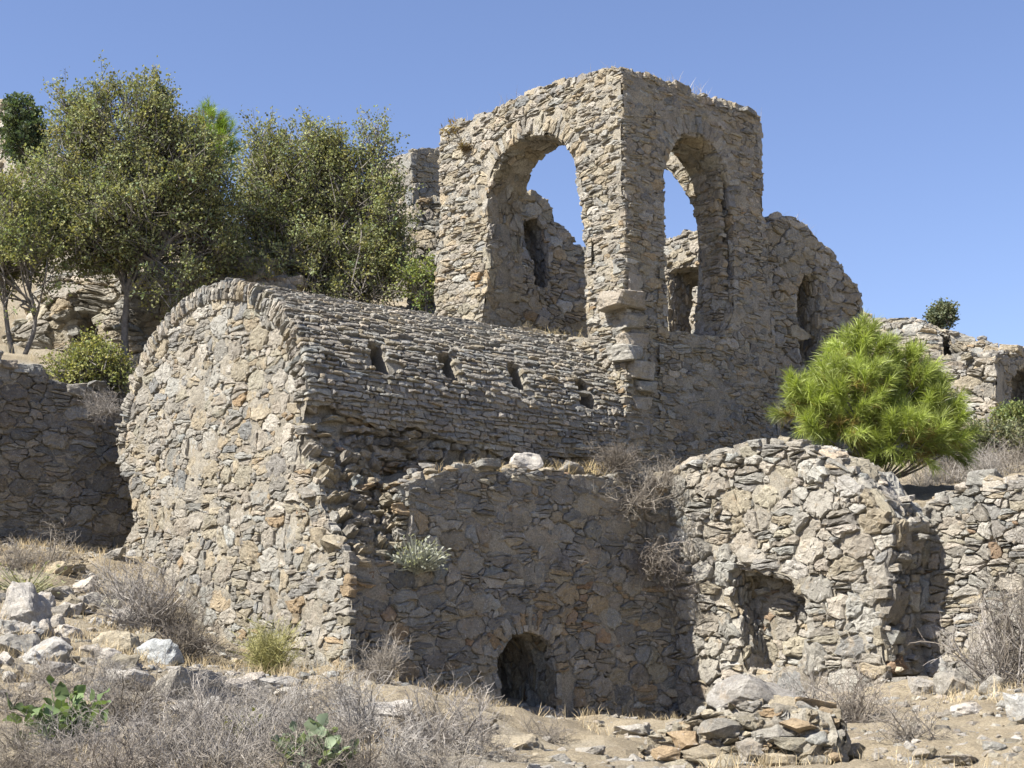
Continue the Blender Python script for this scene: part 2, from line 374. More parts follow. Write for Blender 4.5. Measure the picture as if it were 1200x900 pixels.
def stone_geo(poly, rng, H, depth=0.07, rough=1.0, chaik=(0.06, 0.19), lip=0.0):
    """one stone: bevelled, chipped, tilted block standing proud of its bed -> (u,v,h) verts, quads, tris"""
    q = rng.uniform(*chaik); n = len(poly); nxt = np.roll(poly, -1, 0)
    P = np.empty((2 * n, 2)); P[0::2] = poly * (1 - q) + nxt * q; P[1::2] = poly * q + nxt * (1 - q)
    # drop crowded points
    e = np.linalg.norm(np.roll(P, -1, 0) - P, axis=1); size = math.sqrt(max(1e-6, abs(0.5 * np.sum(P[:, 0] * np.roll(P[:, 1], -1) - np.roll(P[:, 0], -1) * P[:, 1]))))
    keep = e > size * 0.09
    if keep.sum() >= 5: P = P[keep]
    e = np.linalg.norm(np.roll(P, -1, 0) - P, axis=1); L = []
    for p_, p2, e_ in zip(P, np.roll(P, -1, 0), e):
        L.append(p_)
        if size > 0.08:
            k_ = 2 if e_ > 0.11 else (1 if e_ > 0.05 else 0)
            for t_ in range(k_): L.append(p_ + (p2 - p_) * (t_ + 1) / (k_ + 1))
    P = np.array(L); w_ = 0.020 * rough
    f1, f2 = np.sin(P[:, 0] * 47 + P[:, 1] * 31 + 3 * np.sin(P[:, 1] * 23)), np.sin(P[:, 1] * 53 - P[:, 0] * 29 + 3 * np.sin(P[:, 0] * 19))
    P = P + np.c_[f1, f2] * min(w_, size * 0.10)
    K = len(P); P = P + rng.normal(size=P.shape) * size * 0.025 * rough
    c = P.mean(0); D = P - c
    tl = rng.normal(size=2) * 0.10 * rough
    rings = [(1.0, -depth), (0.985, H * 0.45), (0.90, H * 0.92)]
    if size > 0.13: rings.append((0.72, H * 1.05))
    if size > 0.2: rings.append((0.54, H * 1.1))
    rings.append((0.36, H * 1.08))
    V = []; 
    for i, (s, h) in enumerate(rings):
        R = c + D * s
        if i: 
            R = R + rng.normal(size=R.shape) * size * 0.02 * rough
            hh = h + (R - c) @ tl + rng.normal(size=K) * H * (0.16 if i == 1 else 0.07) * rough + 0.011 * min(1, size / 0.2) * rough * np.sin(R[:, 0] * 37 + 4 * np.sin(R[:, 1] * 17 + c[0] * 9)) * np.sin(R[:, 1] * 41 + 3 * np.sin(R[:, 0] * 23))
            if lip: hh = hh - lip * (R[:, 1] - c[1]) 
        else: hh = np.full(K, h)
        V.append(np.c_[R, hh])
    V.append(np.array([[c[0], c[1], H * 1.08 + rng.normal() * H * 0.15]]))
    V = np.vstack(V); nr = len(rings); ii = np.arange(K); jj = (ii + 1) % K
    Q = np.vstack([np.c_[r * K + ii, r * K + jj, (r + 1) * K + jj, (r + 1) * K + ii] for r in range(nr - 1)])
    T = np.c_[(nr - 1) * K + ii, (nr - 1) * K + jj, np.full(K, nr * K)]
    return V, Q, T, size

class Thing:
    """a top-level thing whose masonry parts hold single stones"""
    def __init__(s, name, label, cat, loc, group=None, cap=300):
        s.e = bpy.data.objects.new(name, None); COL.objects.link(s.e); s.e.location = tuple(loc); s.loc = np.array(loc, float)
        s.e.empty_display_size = 0.3; tag(s.e, label, cat, group); s.st = []; s.cap = cap; s.count = {}
    def part(s, name, me): return link(name, me, s.e, tuple(-0.0 * s.loc))
    def mesh(s, name, V, q=None, t=None, cols=None, mat='mortar', smooth=True):
        return link(name, mesh_arrays(name, np.asarray(V) - s.loc, q, t, cols, mat, smooth), s.e)
    def add(s, part, name, V, Q, T, col):
        s.st.append((part, name, V, Q, T, col))
    def finish(s, minpx=9.5):
        s.e['kind'] = 'thing'
        sc = []
        for p, nme, V, Q, T, col in s.st:
            x, y, d = project(V); w = x.max() - x.min(); h = y.max() - y.min(); cx, cy = x.mean(), y.mean()
            n = np.cross(V[T[0][1]] - V[T[0][0]], V[T[0][2]] - V[T[0][0]]); face = np.dot(n, CAM - V.mean(0)) if len(T) else 1
            ok = -10 < cx < 1210 and -10 < cy < 910
            sc.append(math.sqrt(max(w * h, 0.01)) if ok and (face > 0 or nme in ('boulder', 'quoin', 'coping_stone')) else 0)
        order = np.argsort(-np.array(sc)) if sc else []
        cnt = {}; rest = {}
        for i in order:
            p, nme, V, Q, T, col = s.st[i]
            if sc[i] >= minpx and cnt.get(nme, 0) < s.cap:
                cnt[nme] = cnt.get(nme, 0) + 1
                cc = V.mean(0)
                link(nme, mesh_arrays(nme, V - cc, Q, T, np.tile(col, (len(V), 1)), 'stone'), p, tuple(cc - s.loc))
            else: rest.setdefault((p.name, nme), [p]).append(i)
        for (pn, nme), L in rest.items():
            p = L[0]; vo = 0; VV, QQ, TT, CC = [], [], [], []
            for i in L[1:]:
                _, _, V, Q, T, col = s.st[i]; VV.append(V); QQ.append(Q + vo); TT.append(T + vo); CC.append(np.tile(col, (len(V), 1))); vo += len(V)
            o = link('small_' + nme + 's', mesh_arrays('small_' + nme + 's', np.vstack(VV) - s.loc, np.vstack(QQ), np.vstack(TT), np.vstack(CC), 'stone'), p)
            o['kind'] = 'stuff'
        s.st = []

def plane_map(O, U, N, lean=0.0, bow=0.03, seed=0, vz=ZV):
    O, U, N = map(np.asarray, (O, U, N))
    def f(uvh):
        w = bow * vnoise(uvh[:, :2], 0.9, seed, 2)
        return O + uvh[:, :1] * U + uvh[:, 1:2] * vz + (uvh[:, 2:3] + w[:, None] - lean * (uvh[:, 1:2])) * N
    return f
def mapA(A, **k): return plane_map(aq(A, 0, 0), SV, -AV, **k)          # faces the sun (gable side); u = Q
def mapQ(Q, **k): return plane_map(aq(0, Q, 0), AV, SV, **k)           # shaded long side; u = A
def mapAb(A, **k): return plane_map(aq(A, 0, 0), SV, AV, **k)
def mapQb(Q, **k): return plane_map(aq(0, Q, 0), AV, -SV, **k)
def poly_ribbon(base, poly, closed=False, sign=1.0):
    """surface over a wall's edge: t along the polyline, d into the wall's thickness, h out of the edge"""
    P = np.array(poly, float); 
    if closed: P = np.vstack([P, P[:1]])
    seg = np.linalg.norm(np.diff(P, axis=0), axis=1); acc = np.concatenate([[0], np.cumsum(seg)])
    T = np.gradient(P, axis=0) if len(P) > 2 else np.tile(P[1] - P[0], (2, 1)); T = T / np.maximum(np.linalg.norm(T, axis=1, keepdims=True), 1e-9)
    NN = np.c_[T[:, 1], -T[:, 0]] * sign
    def f(uvh):
        t = np.clip(uvh[:, 0], 0, acc[-1]); x = np.interp(t, acc, P[:, 0]); y = np.interp(t, acc, P[:, 1])
        nx = np.interp(t, acc, NN[:, 0]); ny = np.interp(t, acc, NN[:, 1]); l = np.maximum(np.hypot(nx, ny), 1e-6)
        h = uvh[:, 2] + 0.02 * vnoise(uvh[:, :2], 1.7, 5, 2)
        return base(np.c_[x + nx / l * h, y + ny / l * h, -uvh[:, 1]])
    return f, acc[-1]
def mortar_part(th, name, mp, dom, res, recess, amp, seed, mat='mortar'):
    lo, hi = dom.o.min(0) - res, dom.o.max(0) + res
    us = np.arange(lo[0], hi[0] + res, res); vs = np.arange(lo[1], hi[1] + res, res)
    U, Vv = np.meshgrid(us, vs); P = np.c_[U.ravel(), Vv.ravel()]; sd, cp = dom.near(P); ins = sd > 0
    idx = np.arange(len(P)).reshape(len(vs), len(us))
    q = np.c_[idx[:-1, :-1].ravel(), idx[:-1, 1:].ravel(), idx[1:, 1:].ravel(), idx[1:, :-1].ravel()]
    q = q[ins[q].any(1)]; P[~ins] = cp[~ins]
    h = -recess + amp * (0.7 * vnoise(P, 2.6, seed, 2) + 0.7 * vnoise(P, 11, seed + 1, 2)) + 0.028 * np.minimum(0, vnoise(P, 1.1, seed + 2, 2) + 0.15) * 2.0
    used = np.unique(q); re = -np.ones(len(P), int); re[used] = np.arange(len(used))
    V = mp(np.c_[P, h])[used]; q = re[q]
    if len(q):   # orient outwards
        a = mp(np.array([[P[used[0], 0], P[used[0], 1], 0.0], [P[used[0], 0], P[used[0], 1], 0.1]])); out = a[1] - a[0]
        n = np.cross(V[q[0][1]] - V[q[0][0]], V[q[0][3]] - V[q[0][0]])
        if np.dot(n, out) < 0: q = q[:, ::-1]
    return th.mesh(name, V, q, mat=mat)
def lay(th, part, name, mp, cells, rng, H, pal, dom=None, depth=0.07, rough=1.0, lip=0.0, Hj=0.4, clipm=0.0, chaik=(0.06, 0.19)):
    if not cells: return
    # stones that cross an edge of the wall are trimmed to it
    if dom is not None:
        lens = [len(c) for c in cells]; P = np.vstack(cells); sd, cp = dom.near(P); m = sd < -clipm; 
        dirn = P - cp; ln = np.maximum(np.linalg.norm(dirn, axis=1), 1e-9)
        P[m] = (cp + dirn / ln[:, None] * clipm)[m]; cells = np.split(P, np.cumsum(lens)[:-1])
    G_ = []; n = 0
    for c in cells:
        A_ = 0.5 * np.sum(c[:, 0] * np.roll(c[:, 1], -1) - np.roll(c[:, 0], -1) * c[:, 1])
        if abs(A_) < 0.0012: continue
        if A_ < 0: c = c[::-1]
        hh = H * (1 + Hj * rng.normal()) if Hj else H
        V, Q, T, sz = stone_geo(c, rng, max(0.008, hh), depth, rough, chaik, lip); G_.append((V, Q, T)); n += len(V)
    allV = mp(np.vstack([g[0] for g in G_])); o = 0
    # orientation test
    g0 = G_[0]; a = mp(np.array([[*g0[0][-1, :2], 0.0], [*g0[0][-1, :2], 0.1]])); outv = a[1] - a[0]
    w0 = allV[:len(g0[0])]; t0 = g0[2][0]; flip = np.dot(np.cross(w0[t0[1]] - w0[t0[0]], w0[t0[2]] - w0[t0[0]]), outv) < 0
    for V, Q, T in G_:
        W = allV[o:o + len(V)]; o += len(V)
        p_ = W[-1]; sz = np.ptp(W, axis=0).max(); wv_ = (0.35 if sz > 0.3 else 1.0) * max(0.05, 1.0 + 2.2 * float(vnoise(p_[None], 0.9, 70, 2)[0]) + 0.25 * (3.2 - p_[2]))
        th.add(part, name, W, Q[:, ::-1] if flip else Q, T[:, ::-1] if flip else T, pick(rng, pal, wv_))
def face(th, pname, mp, outline, holes=(), excl=(), seed=0, style='rubble', rmax=0.26, rmin=0.06, n=700, asp=1.6, gap=0.016, H=0.04,
         pal=None, res=0.06, recess=0.012, amp=0.03, name='stone', mortar='mortar', power=1.8, rough=1.0, clipm=0.03, split=0.45, **kw):
    rng = np.random.default_rng(seed)
    dm = Dom(outline, holes); ds = Dom(outline, list(excl) if len(excl) else holes)
    part = mortar_part(th, pname, mp, dm, res, recess, amp, seed, mortar)
    pal = pal or {'grey': 4, 'pale': 2, 'beige': 2.5, 'ochre': 0.8, 'blue': 1}
    if style == 'rubble': cells = rubble_cells(ds, rng, rmax, rmin, n, asp, gap, power, split)
    else: cells = course_cells(ds, rng, kw.pop('hmin'), kw.pop('hmax'), kw.pop('lmin'), kw.pop('lmax'), gap, kw.pop('wob', 0.02), kw.pop('tilt', 0.0))
    lay(th, part, name, mp, cells, rng, H, pal, ds, rough=rough, clipm=clipm, **kw)
    return part
def ribbon(th, pname, base, poly, depth, seed, sign=1.0, d0=0.0, **kw):
    f, L = poly_ribbon(base, poly, sign=sign)
    return face(th, pname, f, [(0, d0), (L, d0), (L, depth), (0, depth)], seed=seed, **kw)
def back_sheet(th, pname, mp, outline, holes=(), res=0.2): return mortar_part(th, pname, mp, Dom(outline, holes), res, 0.0, 0.02, 77)
def ring_cells(arc, thick, rng, wmin, wmax, sign=1.0, gap=0.012, lo=None):
    """voussoirs: slabs set radially along an arc polyline"""
    P = np.array(arc, float); seg = np.linalg.norm(np.diff(P, axis=0), axis=1); acc = np.concatenate([[0], np.cumsum(seg)])
    T = np.gradient(P, axis=0); T /= np.linalg.norm(T, axis=1, keepdims=True); N_ = np.c_[T[:, 1], -T[:, 0]] * sign
    f = lambda t, r: np.array([np.interp(t, acc, P[:, 0]) + r * np.interp(t, acc, N_[:, 0]), np.interp(t, acc, P[:, 1]) + r * np.interp(t, acc, N_[:, 1])])
    t = 0.0; cells = []
    while t < acc[-1] - wmin * 0.5:
        w = min(rng.uniform(wmin, wmax), acc[-1] - t); th = thick * rng.uniform(0.75, 1.15); a, b = t + gap / 2, t + w - gap / 2; sk = rng.normal() * w * 0.12
        r0 = rng.normal() * 0.008
        cells.append(np.array([f(a, r0), f((a + b) / 2, r0 - 0.004), f(b, r0), f(b + sk, th * 0.5), f(b + sk, th), f(a + sk, th + rng.normal() * 0.02), f(a + sk, th * 0.5)])); t += w
    return cells
def arc_pts(p): return np.array(p, float)
def smooth_poly(P, it=2):
    P = np.array(P, float)
    for _ in range(it):
        Q = [P[0]]
        for a, b in zip(P[:-1], P[1:]): Q += [a * 0.75 + b * 0.25, a * 0.25 + b * 0.75]
        Q.append(P[-1]); P = np.array(Q)
    return P
def ragged(P, amp, step, rng):
    """break a straight outline into uneven stone-sized steps"""
    P = np.array(P, float); out = []
    for a, b in zip(P[:-1], P[1:]):
        n = max(1, int(np.linalg.norm(b - a) / step)); d = (b - a) / max(np.linalg.norm(b - a), 1e-9); nn = np.array([-d[1], d[0]])
        for i in range(n): out.append(a + (b - a) * i / n + (nn * rng.normal() * amp if i else 0))
    out.append(P[-1]); return [tuple(p) for p in out]

# loose rocks: broken convex blocks, split and roughened
ROCKS = []
def make_rock(seed, blocky=0.5, sub=2):
    rng = np.random.default_rng(seed); bm = bmesh.new()
    for i in range(16):
        v = rng.normal(size=3); v /= np.linalg.norm(v); m = np.max(np.abs(v)); v = v * (1 - blocky) + v / m * blocky; v *= rng.uniform(0.85, 1.05)
        bm.verts.new(v * 0.5)
    r = bmesh.ops.convex_hull(bm, input=bm.verts); 
    bmesh.ops.delete(bm, geom=[g for g in r['geom_interior'] if isinstance(g, bmesh.types.BMVert)], context='VERTS')
    for _ in range(sub): bmesh.ops.subdivide_edges(bm, edges=bm.edges[:], cuts=1, use_grid_fill=True)
    bmesh.ops.triangulate(bm, faces=bm.faces[:]); bm.verts.ensure_lookup_table()
    V = np.array([v.co[:] for v in bm.verts]); T = np.array([[l.vert.index for l in f.loops] for f in bm.faces]); bm.normal_update(); N_ = np.array([v.normal[:] for v in bm.verts]); bm.free()
    V = V + N_ * (0.10 * vnoise(V, 2.4, seed, 2) + 0.05 * vnoise(V, 6.0, seed + 5, 2) + 0.022 * vnoise(V, 15, seed + 7, 2))[:, None]
    return V, T
for i in range(14): ROCKS.append(make_rock(100 + i, (0.25, 0.55, 0.8)[i % 3], 2))
HI = [make_rock(150 + i, (0.3, 0.6, 0.85)[i % 3], 3) for i in range(9)]
def make_block(seed):
    rng = np.random.default_rng(seed); bm = bmesh.new(); bmesh.ops.create_cube(bm, size=1.0)
    for v in bm.verts: v.co += Vector(rng.normal(size=3) * 0.10)
    bmesh.ops.bevel(bm, geom=bm.edges[:], offset=0.06, segments=1, affect='EDGES', profile=0.5)
    for _ in range(3): bmesh.ops.subdivide_edges(bm, edges=[e for e in bm.edges if e.calc_length() > 0.16], cuts=1, use_grid_fill=True)
    bmesh.ops.triangulate(bm, faces=bm.faces[:]); bm.normal_update(); bm.verts.ensure_lookup_table()
    V = np.array([v.co[:] for v in bm.verts]); T = np.array([[l.vert.index for l in f.loops] for f in bm.faces]); N_ = np.array([v.normal[:] for v in bm.verts]); bm.free()
    return V + N_ * (0.07 * vnoise(V, 1.9, seed, 2) + 0.035 * vnoise(V, 6, seed, 2) + 0.022 * vnoise(V, 14, seed, 2))[:, None], T
NR = len(ROCKS)
for i in range(10): ROCKS.append(make_block(300 + i))
def rot_z(a): c, s = math.cos(a), math.sin(a); return np.array([[c, -s, 0], [s, c, 0], [0, 0, 1]])
def rot_x(a): c, s = math.cos(a), math.sin(a); return np.array([[1, 0, 0], [0, c, -s], [0, s, c]])
def rock_at(rng, pos, dims, yaw=None, tilt=0.15, frame=None, which=None, hi=False):
    V, T = HI[int(rng.integers(len(HI)))] if hi else ROCKS[(int(rng.integers(NR)) if frame is None else (NR + int(rng.integers(10)) if rng.random() < 0.45 else int(rng.integers(NR)))) if which is None else which]
    R = rot_z(rng.uniform(0, 6.28)) if frame is None else np.eye(3)
    W = (V @ R.T) * np.array(dims)
    M = (rot_z(yaw if yaw is not None else rng.uniform(0, 6.28)) @ rot_x(rng.normal() * tilt)) if frame is None else np.column_stack(frame) @ rot_x(rng.normal() * tilt * 0.5) @ rot_z(rng.normal() * tilt * 0.6)
    return W @ M.T + np.asarray(pos), np.zeros((0, 4), int), T
def rocks_along(th, part, name, P3, rng, step, smin, smax, pal, frame, flat=0.55, jit=0.05, sink=0.2):
    P3 = np.array(P3); seg = np.linalg.norm(np.diff(P3, axis=0), axis=1); acc = np.concatenate([[0], np.cumsum(seg)]); t = 0
    while t < acc[-1]:
        s = smin + (smax - smin) * rng.random() ** 2
        p = np.array([np.interp(t, acc, P3[:, i]) for i in range(3)]) + np.concatenate([rng.normal(size=2) * jit, [s * flat * (0.5 - sink) * rng.uniform(0.4, 1.2)]])
        V, Q, T = rock_at(rng, p, (s * rng.uniform(0.9, 1.6), s, s * flat * rng.uniform(0.7, 1.2)), frame=frame, tilt=0.25)
        th.add(part, name, V, Q, T, pick(rng, pal)); t += s * rng.uniform(0.8, 1.3) * step

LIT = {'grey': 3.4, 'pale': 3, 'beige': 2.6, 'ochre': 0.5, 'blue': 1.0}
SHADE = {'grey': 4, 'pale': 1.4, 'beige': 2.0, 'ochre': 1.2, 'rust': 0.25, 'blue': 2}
SLAB = {'grey': 4, 'pale': 3.4, 'blue': 1.4, 'beige': 1.4, 'dark': 0.8}
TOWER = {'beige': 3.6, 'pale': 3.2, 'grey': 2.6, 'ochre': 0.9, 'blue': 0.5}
WING = {'pale': 4, 'grey': 3, 'white': 0.8, 'beige': 1.6, 'rust': 0.06, 'blue': 0.5}
FR_A = (SV, AV, ZV); FR_Q = (AV, -SV, ZV)

# ------------------------------------------------------------------ the vaulted chamber
ZS = pA(360, 470, 0)[1]; HS = 2.52; QC = -2.5
ZTOP = pA(262, 328, 0)[1]; RISE = ZTOP - ZS - 0.02
LV = 5.35          # length of the vault, up to the tower
def build_vault():
    rng = np.random.default_rng(11)
    th = Thing('vaulted_chamber', 'long barrel-vaulted rubble chamber with sunlit rounded gable and slab-covered roof', 'ruin', aq(2.6, -2.5, 3.0))
    tt = np.linspace(0, math.pi, 61); ell = np.c_[QC + HS * np.cos(tt), ZS + RISE * np.sin(tt)]          # right to left
    right = plA(0, [(352, 500), (349, 530), (372, 562), (380, 605), (407, 648), (409, 720), (408, 830)])
    left = plA(0, [(150, 720), (140, 650), (158, 612), (150, 560), (140, 545)])
    inner = np.c_[QC + (HS - 0.25) * np.cos(tt), ZS + (RISE - 0.23) * np.sin(tt)]
    out = ragged(list(map(tuple, ell[::-1])), 0.0, 1.0, rng) + ragged(right, 0.02, 0.12, rng) + ragged(left, 0.03, 0.12, rng)
    site = list(map(tuple, inner[::-1])) + right + left
    mp = mapA(0, bow=0.05, seed=1)
    part = mortar_part(th, 'gable_wall', mp, Dom(out), 0.045, -0.007, 0.034, 3)
    ds = Dom(site); cells = rubble_cells(ds, rng, 0.22, 0.032, 3600, 1.4, 0.011, 2.6, 0.55)
    lay(th, part, 'stone', mp, cells, rng, 0.025, LIT, ds, clipm=0.03, rough=0.9)
    vs = ring_cells(inner, 0.235, rng, 0.032, 0.075, sign=1.0, gap=0.008)
    lay(th, part, 'voussoir', mp, vs, rng, 0.06, {'grey': 4, 'pale': 3, 'beige': 1, 'blue': 1}, None, depth=0.06, Hj=0.35, chaik=(0.06, 0.14))
    # roof: slabs laid in courses round the vault
    t2 = np.linspace(-0.0, math.pi, 400); e2 = np.c_[QC + HS * np.cos(t2), ZS + RISE * np.sin(t2)]
    drop = 0.42; e2 = np.vstack([[(QC + HS, ZS - drop)], e2]); acc = np.concatenate([[0], np.cumsum(np.linalg.norm(np.diff(e2, axis=0), axis=1))])
    T_ = np.gradient(e2, axis=0); T_ /= np.linalg.norm(T_, axis=1, keepdims=True); N2 = np.c_[T_[:, 1], -T_[:, 0]]
    def roof(uvh):
        v = np.clip(uvh[:, 1], 0, acc[-1]); i = lambda a: np.interp(v, acc, a)
        h = uvh[:, 2] + 0.05 * vnoise(uvh[:, :2], 0.7, 8, 2)
        q = i(e2[:, 0]) + i(N2[:, 0]) * h; z = i(e2[:, 1]) + i(N2[:, 1]) * h
        return O0 + uvh[:, :1] * AV + q[:, None] * SV + z[:, None] * ZV
    L = acc[-1] * 0.80
    holes = []
    for px, py in ((443, 418), (527, 428), (606, 440), (686, 460)):
        # find (u,v) on the roof for this pixel
        us, vs_ = np.meshgrid(np.linspace(0.5, 5.2, 120), np.linspace(0.2, 2.6, 90)); Pq = roof(np.c_[us.ravel(), vs_.ravel(), np.zeros(us.size)])
        x, y, _ = project(Pq); i = np.argmin((x - px) ** 2 + (y - py) ** 2); u0, v0 = us.ravel()[i], vs_.ravel()[i]
        holes.append([(u0 - 0.13, v0 - 0.23), (u0 + 0.14, v0 - 0.26), (u0 + 0.12, v0 + 0.23), (u0 - 0.11, v0 + 0.25)])
    low = ragged([(LV + 0.05, 0.12), (4.2, 0.10), (3, 0.02), (2.2, 0.16), (1.4, 0.20), (0.7, 0.30), (-0.02, 0.36)], 0.03, 0.16, rng)
    outline = [(-0.02, L), (LV + 0.05, L)] + low
    part = face(th, 'vault_roof', roof, outline, holes, seed=21, style='course', hmin=0.032, hmax=0.078, lmin=0.06, lmax=0.30, wob=0.012, gap=0.010, H=0.022,
                pal=SLAB, res=0.07, recess=0.02, amp=0.03, name='roof_slab', Hj=0.5, lip=0.2, rough=0.55, clipm=0.012, chaik=(0.05, 0.14))
    for hp in holes:      # putlog holes run into the vault, flared inside to hide their sunlit walls
        hp = np.array(hp); cx = hp.mean(0); V = [roof(np.array([[x, y, -0.02]]))[0] for x, y in hp] + [roof(np.array([[x, y, -0.8]]))[0] for x, y in cx + (hp - cx) * np.array([1.9, 1.1])]
        o = link('beam_hole', mesh_arrays('beam_hole', np.array(V) - th.loc, [(0, 1, 5, 4), (1, 2, 6, 5), (2, 3, 7, 6), (3, 0, 4, 7), (4, 5, 6, 7)], mat='mortar'), part)
    # broken core under the springing
    core = mapQ(-0.10, bow=0.09, seed=4)
    zc0 = pQ(560, 560, -0.28)[1] - 0.35
    part = face(th, 'broken_core', core, [(0.0, ZS + 0.1), (0.0, zc0 - 1.9), (1.7, zc0 - 1.9), (1.8, zc0), (LV + 0.3, zc0 - 0.1), (LV + 0.3, ZS + 0.1)], seed=31, style='course', hmin=0.05, hmax=0.15, lmin=0.1, lmax=0.42, wob=0.03, gap=0.02, H=0.075,
                pal={'beige': 3, 'grey': 3, 'ochre': 1.6, 'blue': 1.5, 'rust': 0.2}, recess=0.03, amp=0.07, Hj=0.75, rough=1.4)
    for i in range(38):     # stones left sticking out where the facing has gone
        A = rng.uniform(0.08, 1.7); z = rng.uniform(zc0 - 0.9, ZS - 0.35); s = rng.uniform(0.10, 0.26)
        V, Q, T = rock_at(rng, aq(A, -0.10 + rng.uniform(0, 0.14) + max(0, (ZS - 0.5 - z)) * 0.28, z), (s * rng.uniform(1.1, 1.9), s * 1.3, s * rng.uniform(0.3, 0.6)), yaw=AZ * 0 + 0.7 + rng.normal() * 0.3, tilt=0.15)
        th.add(part, 'stone', V, Q, T, pick(rng, {'beige': 2, 'grey': 3, 'ochre': 1.5, 'blue': 1.5, 'rust': 0.4}))
    th.finish()
build_vault()

# ------------------------------------------------------------------ the lower wall with the little arched niche
QL = 0.83
def build_lower():
    rng = np.random.default_rng(12)
    th = Thing('lower_wall', 'shaded lower rubble wall with small dark arched niche beneath the vault', 'wall', aq(2.7, QL, 1.2))
    mp = mapQ(QL, bow=0.06, seed=6)
    top = plQ(QL, [(478, 566), (520, 552), (560, 546), (600, 550), (640, 556), (700, 562), (760, 560), (800, 556)])
    edge = plQ(QL, [(405, 655), (440, 660), (478, 662), (480, 640), (479, 615), (478, 590)])
    bot = plQ(QL, [(800, 880), (405, 880)]); bot[1] = (-0.0, bot[1][1])
    edge[0] = (-0.0, edge[0][1])
    out = ragged(edge, 0.02, 0.12, rng) + ragged(top, 0.03, 0.14, rng) + bot
    arc = smooth_poly(plQ(QL, [(585, 850), (583, 800), (578, 778), (586, 754), (603, 740), (620, 738), (637, 747), (648, 768), (652, 800), (654, 850)]), 2)
    ctr = np.array([arc[:, 0].mean(), arc[:, 1].mean()])
    big = [tuple(ctr + (p - ctr) * np.array([1.55, 1.33])) for p in arc]
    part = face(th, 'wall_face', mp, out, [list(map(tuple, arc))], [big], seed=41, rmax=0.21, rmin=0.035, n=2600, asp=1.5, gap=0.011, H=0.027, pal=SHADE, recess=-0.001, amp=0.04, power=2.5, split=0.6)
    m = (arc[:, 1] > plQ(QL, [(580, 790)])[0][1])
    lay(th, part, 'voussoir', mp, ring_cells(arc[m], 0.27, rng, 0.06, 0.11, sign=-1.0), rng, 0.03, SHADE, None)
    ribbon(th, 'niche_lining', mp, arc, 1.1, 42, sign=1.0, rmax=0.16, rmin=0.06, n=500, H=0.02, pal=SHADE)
    mpb = mapQ(QL - 1.05, bow=0.05, seed=7)
    face(th, 'niche_back', mpb, [tuple(ctr + (p - ctr) * 1.1) for p in arc], seed=43, rmax=0.14, rmin=0.06, n=150, H=0.02, pal=SHADE)
    # ledges on top of the wall and of its broken corner
    def ledge(name, A0, A1, Q0, Q1, zf, seed):
        us = np.arange(A0, A1 + 0.05, 0.07); vs = np.linspace(Q0, Q1, 14); U, V = np.meshgrid(us, vs); P = np.c_[U.ravel(), V.ravel()]
        z = zf(P[:, 0], P[:, 1]) + 0.07 * vnoise(P, 2.2, seed, 3) + 0.03 * vnoise(P, 8, seed, 2)
        W = O0 + P[:, :1] * AV + P[:, 1:] * SV + z[:, None] * ZV; n = len(us); idx = np.arange(len(P)).reshape(len(vs), n)
        q = np.c_[idx[:-1, :-1].ravel(), idx[1:, :-1].ravel(), idx[1:, 1:].ravel(), idx[:-1, 1:].ravel()]
        return th.mesh(name, W, q[:, ::-1], mat='soil')
    tA = np.array(top)
    zt = lambda A, Q: np.interp(A, tA[:, 0], tA[:, 1]) - 0.06 + (QL - Q) * 0.10
    l1 = ledge('rubble_ledge', tA[0, 0] - 0.1, LV + 0.35, -0.35, QL - 0.02, zt, 3)
    e0 = edge[1][1]
    l2 = ledge('rubble_ledge', -0.0, tA[0, 0] + 0.25, -0.3, QL - 0.02, lambda A, Q: e0 - 0.05 + (QL - Q) ** 1.0 * 0.75 * (1.0 + 0.3 * np.sin(A * 5)), 4)
    brk = mapA(tA[0, 0] + 0.06, bow=0.06, seed=9)
    face(th, 'broken_end', brk, [(-0.3, e0 - 0.1), (QL - 0.05, e0 - 0.1), (QL - 0.05, tA[0, 1] - 0.02), (-0.3, tA[0, 1])], seed=44, rmax=0.16, rmin=0.05, n=300, asp=2, H=0.07, pal={'ochre': 2, 'beige': 2, 'grey': 2}, Hj=0.7, rough=1.6)
    rise = ZS - 0.40 - e0; til = math.atan(0.90 / rise); er = plane_map(aq(0, QL - 0.03, e0 - 0.02), AV, SV * math.cos(til) + ZV * math.sin(til), vz=ZV * math.cos(til) - SV * math.sin(til), bow=0.22, seed=19)
    hl = math.hypot(rise, 0.9)
    face(th, 'eroded_face', er, [(0.02, 0.05), (tA[0, 0] + 0.1, 0.05), (tA[0, 0] + 0.15, hl * 0.72), (tA[0, 0] + 0.1, hl), (0.02, hl)], seed=47, style='course', hmin=0.05, hmax=0.13, lmin=0.08, lmax=0.36, wob=0.03, gap=0.018, H=0.075,
         pal={'beige': 3, 'grey': 3, 'ochre': 1.4, 'blue': 1.2}, recess=0.0, amp=0.06, Hj=0.8, rough=1.5)
    # coping stones and fallen blocks on the ledges
    P3 = [aq(a, QL - 0.10, z) for a, z in top]
    rocks_along(th, l1, 'coping_stone', P3, rng, 1.1, 0.12, 0.30, SHADE, FR_Q, flat=0.6)
    P3 = [aq(a, QL - 0.55, z + 0.04) for a, z in top]
    rocks_along(th, l1, 'coping_stone', P3, rng, 1.6, 0.10, 0.26, SHADE, FR_Q, flat=0.5, jit=0.12)
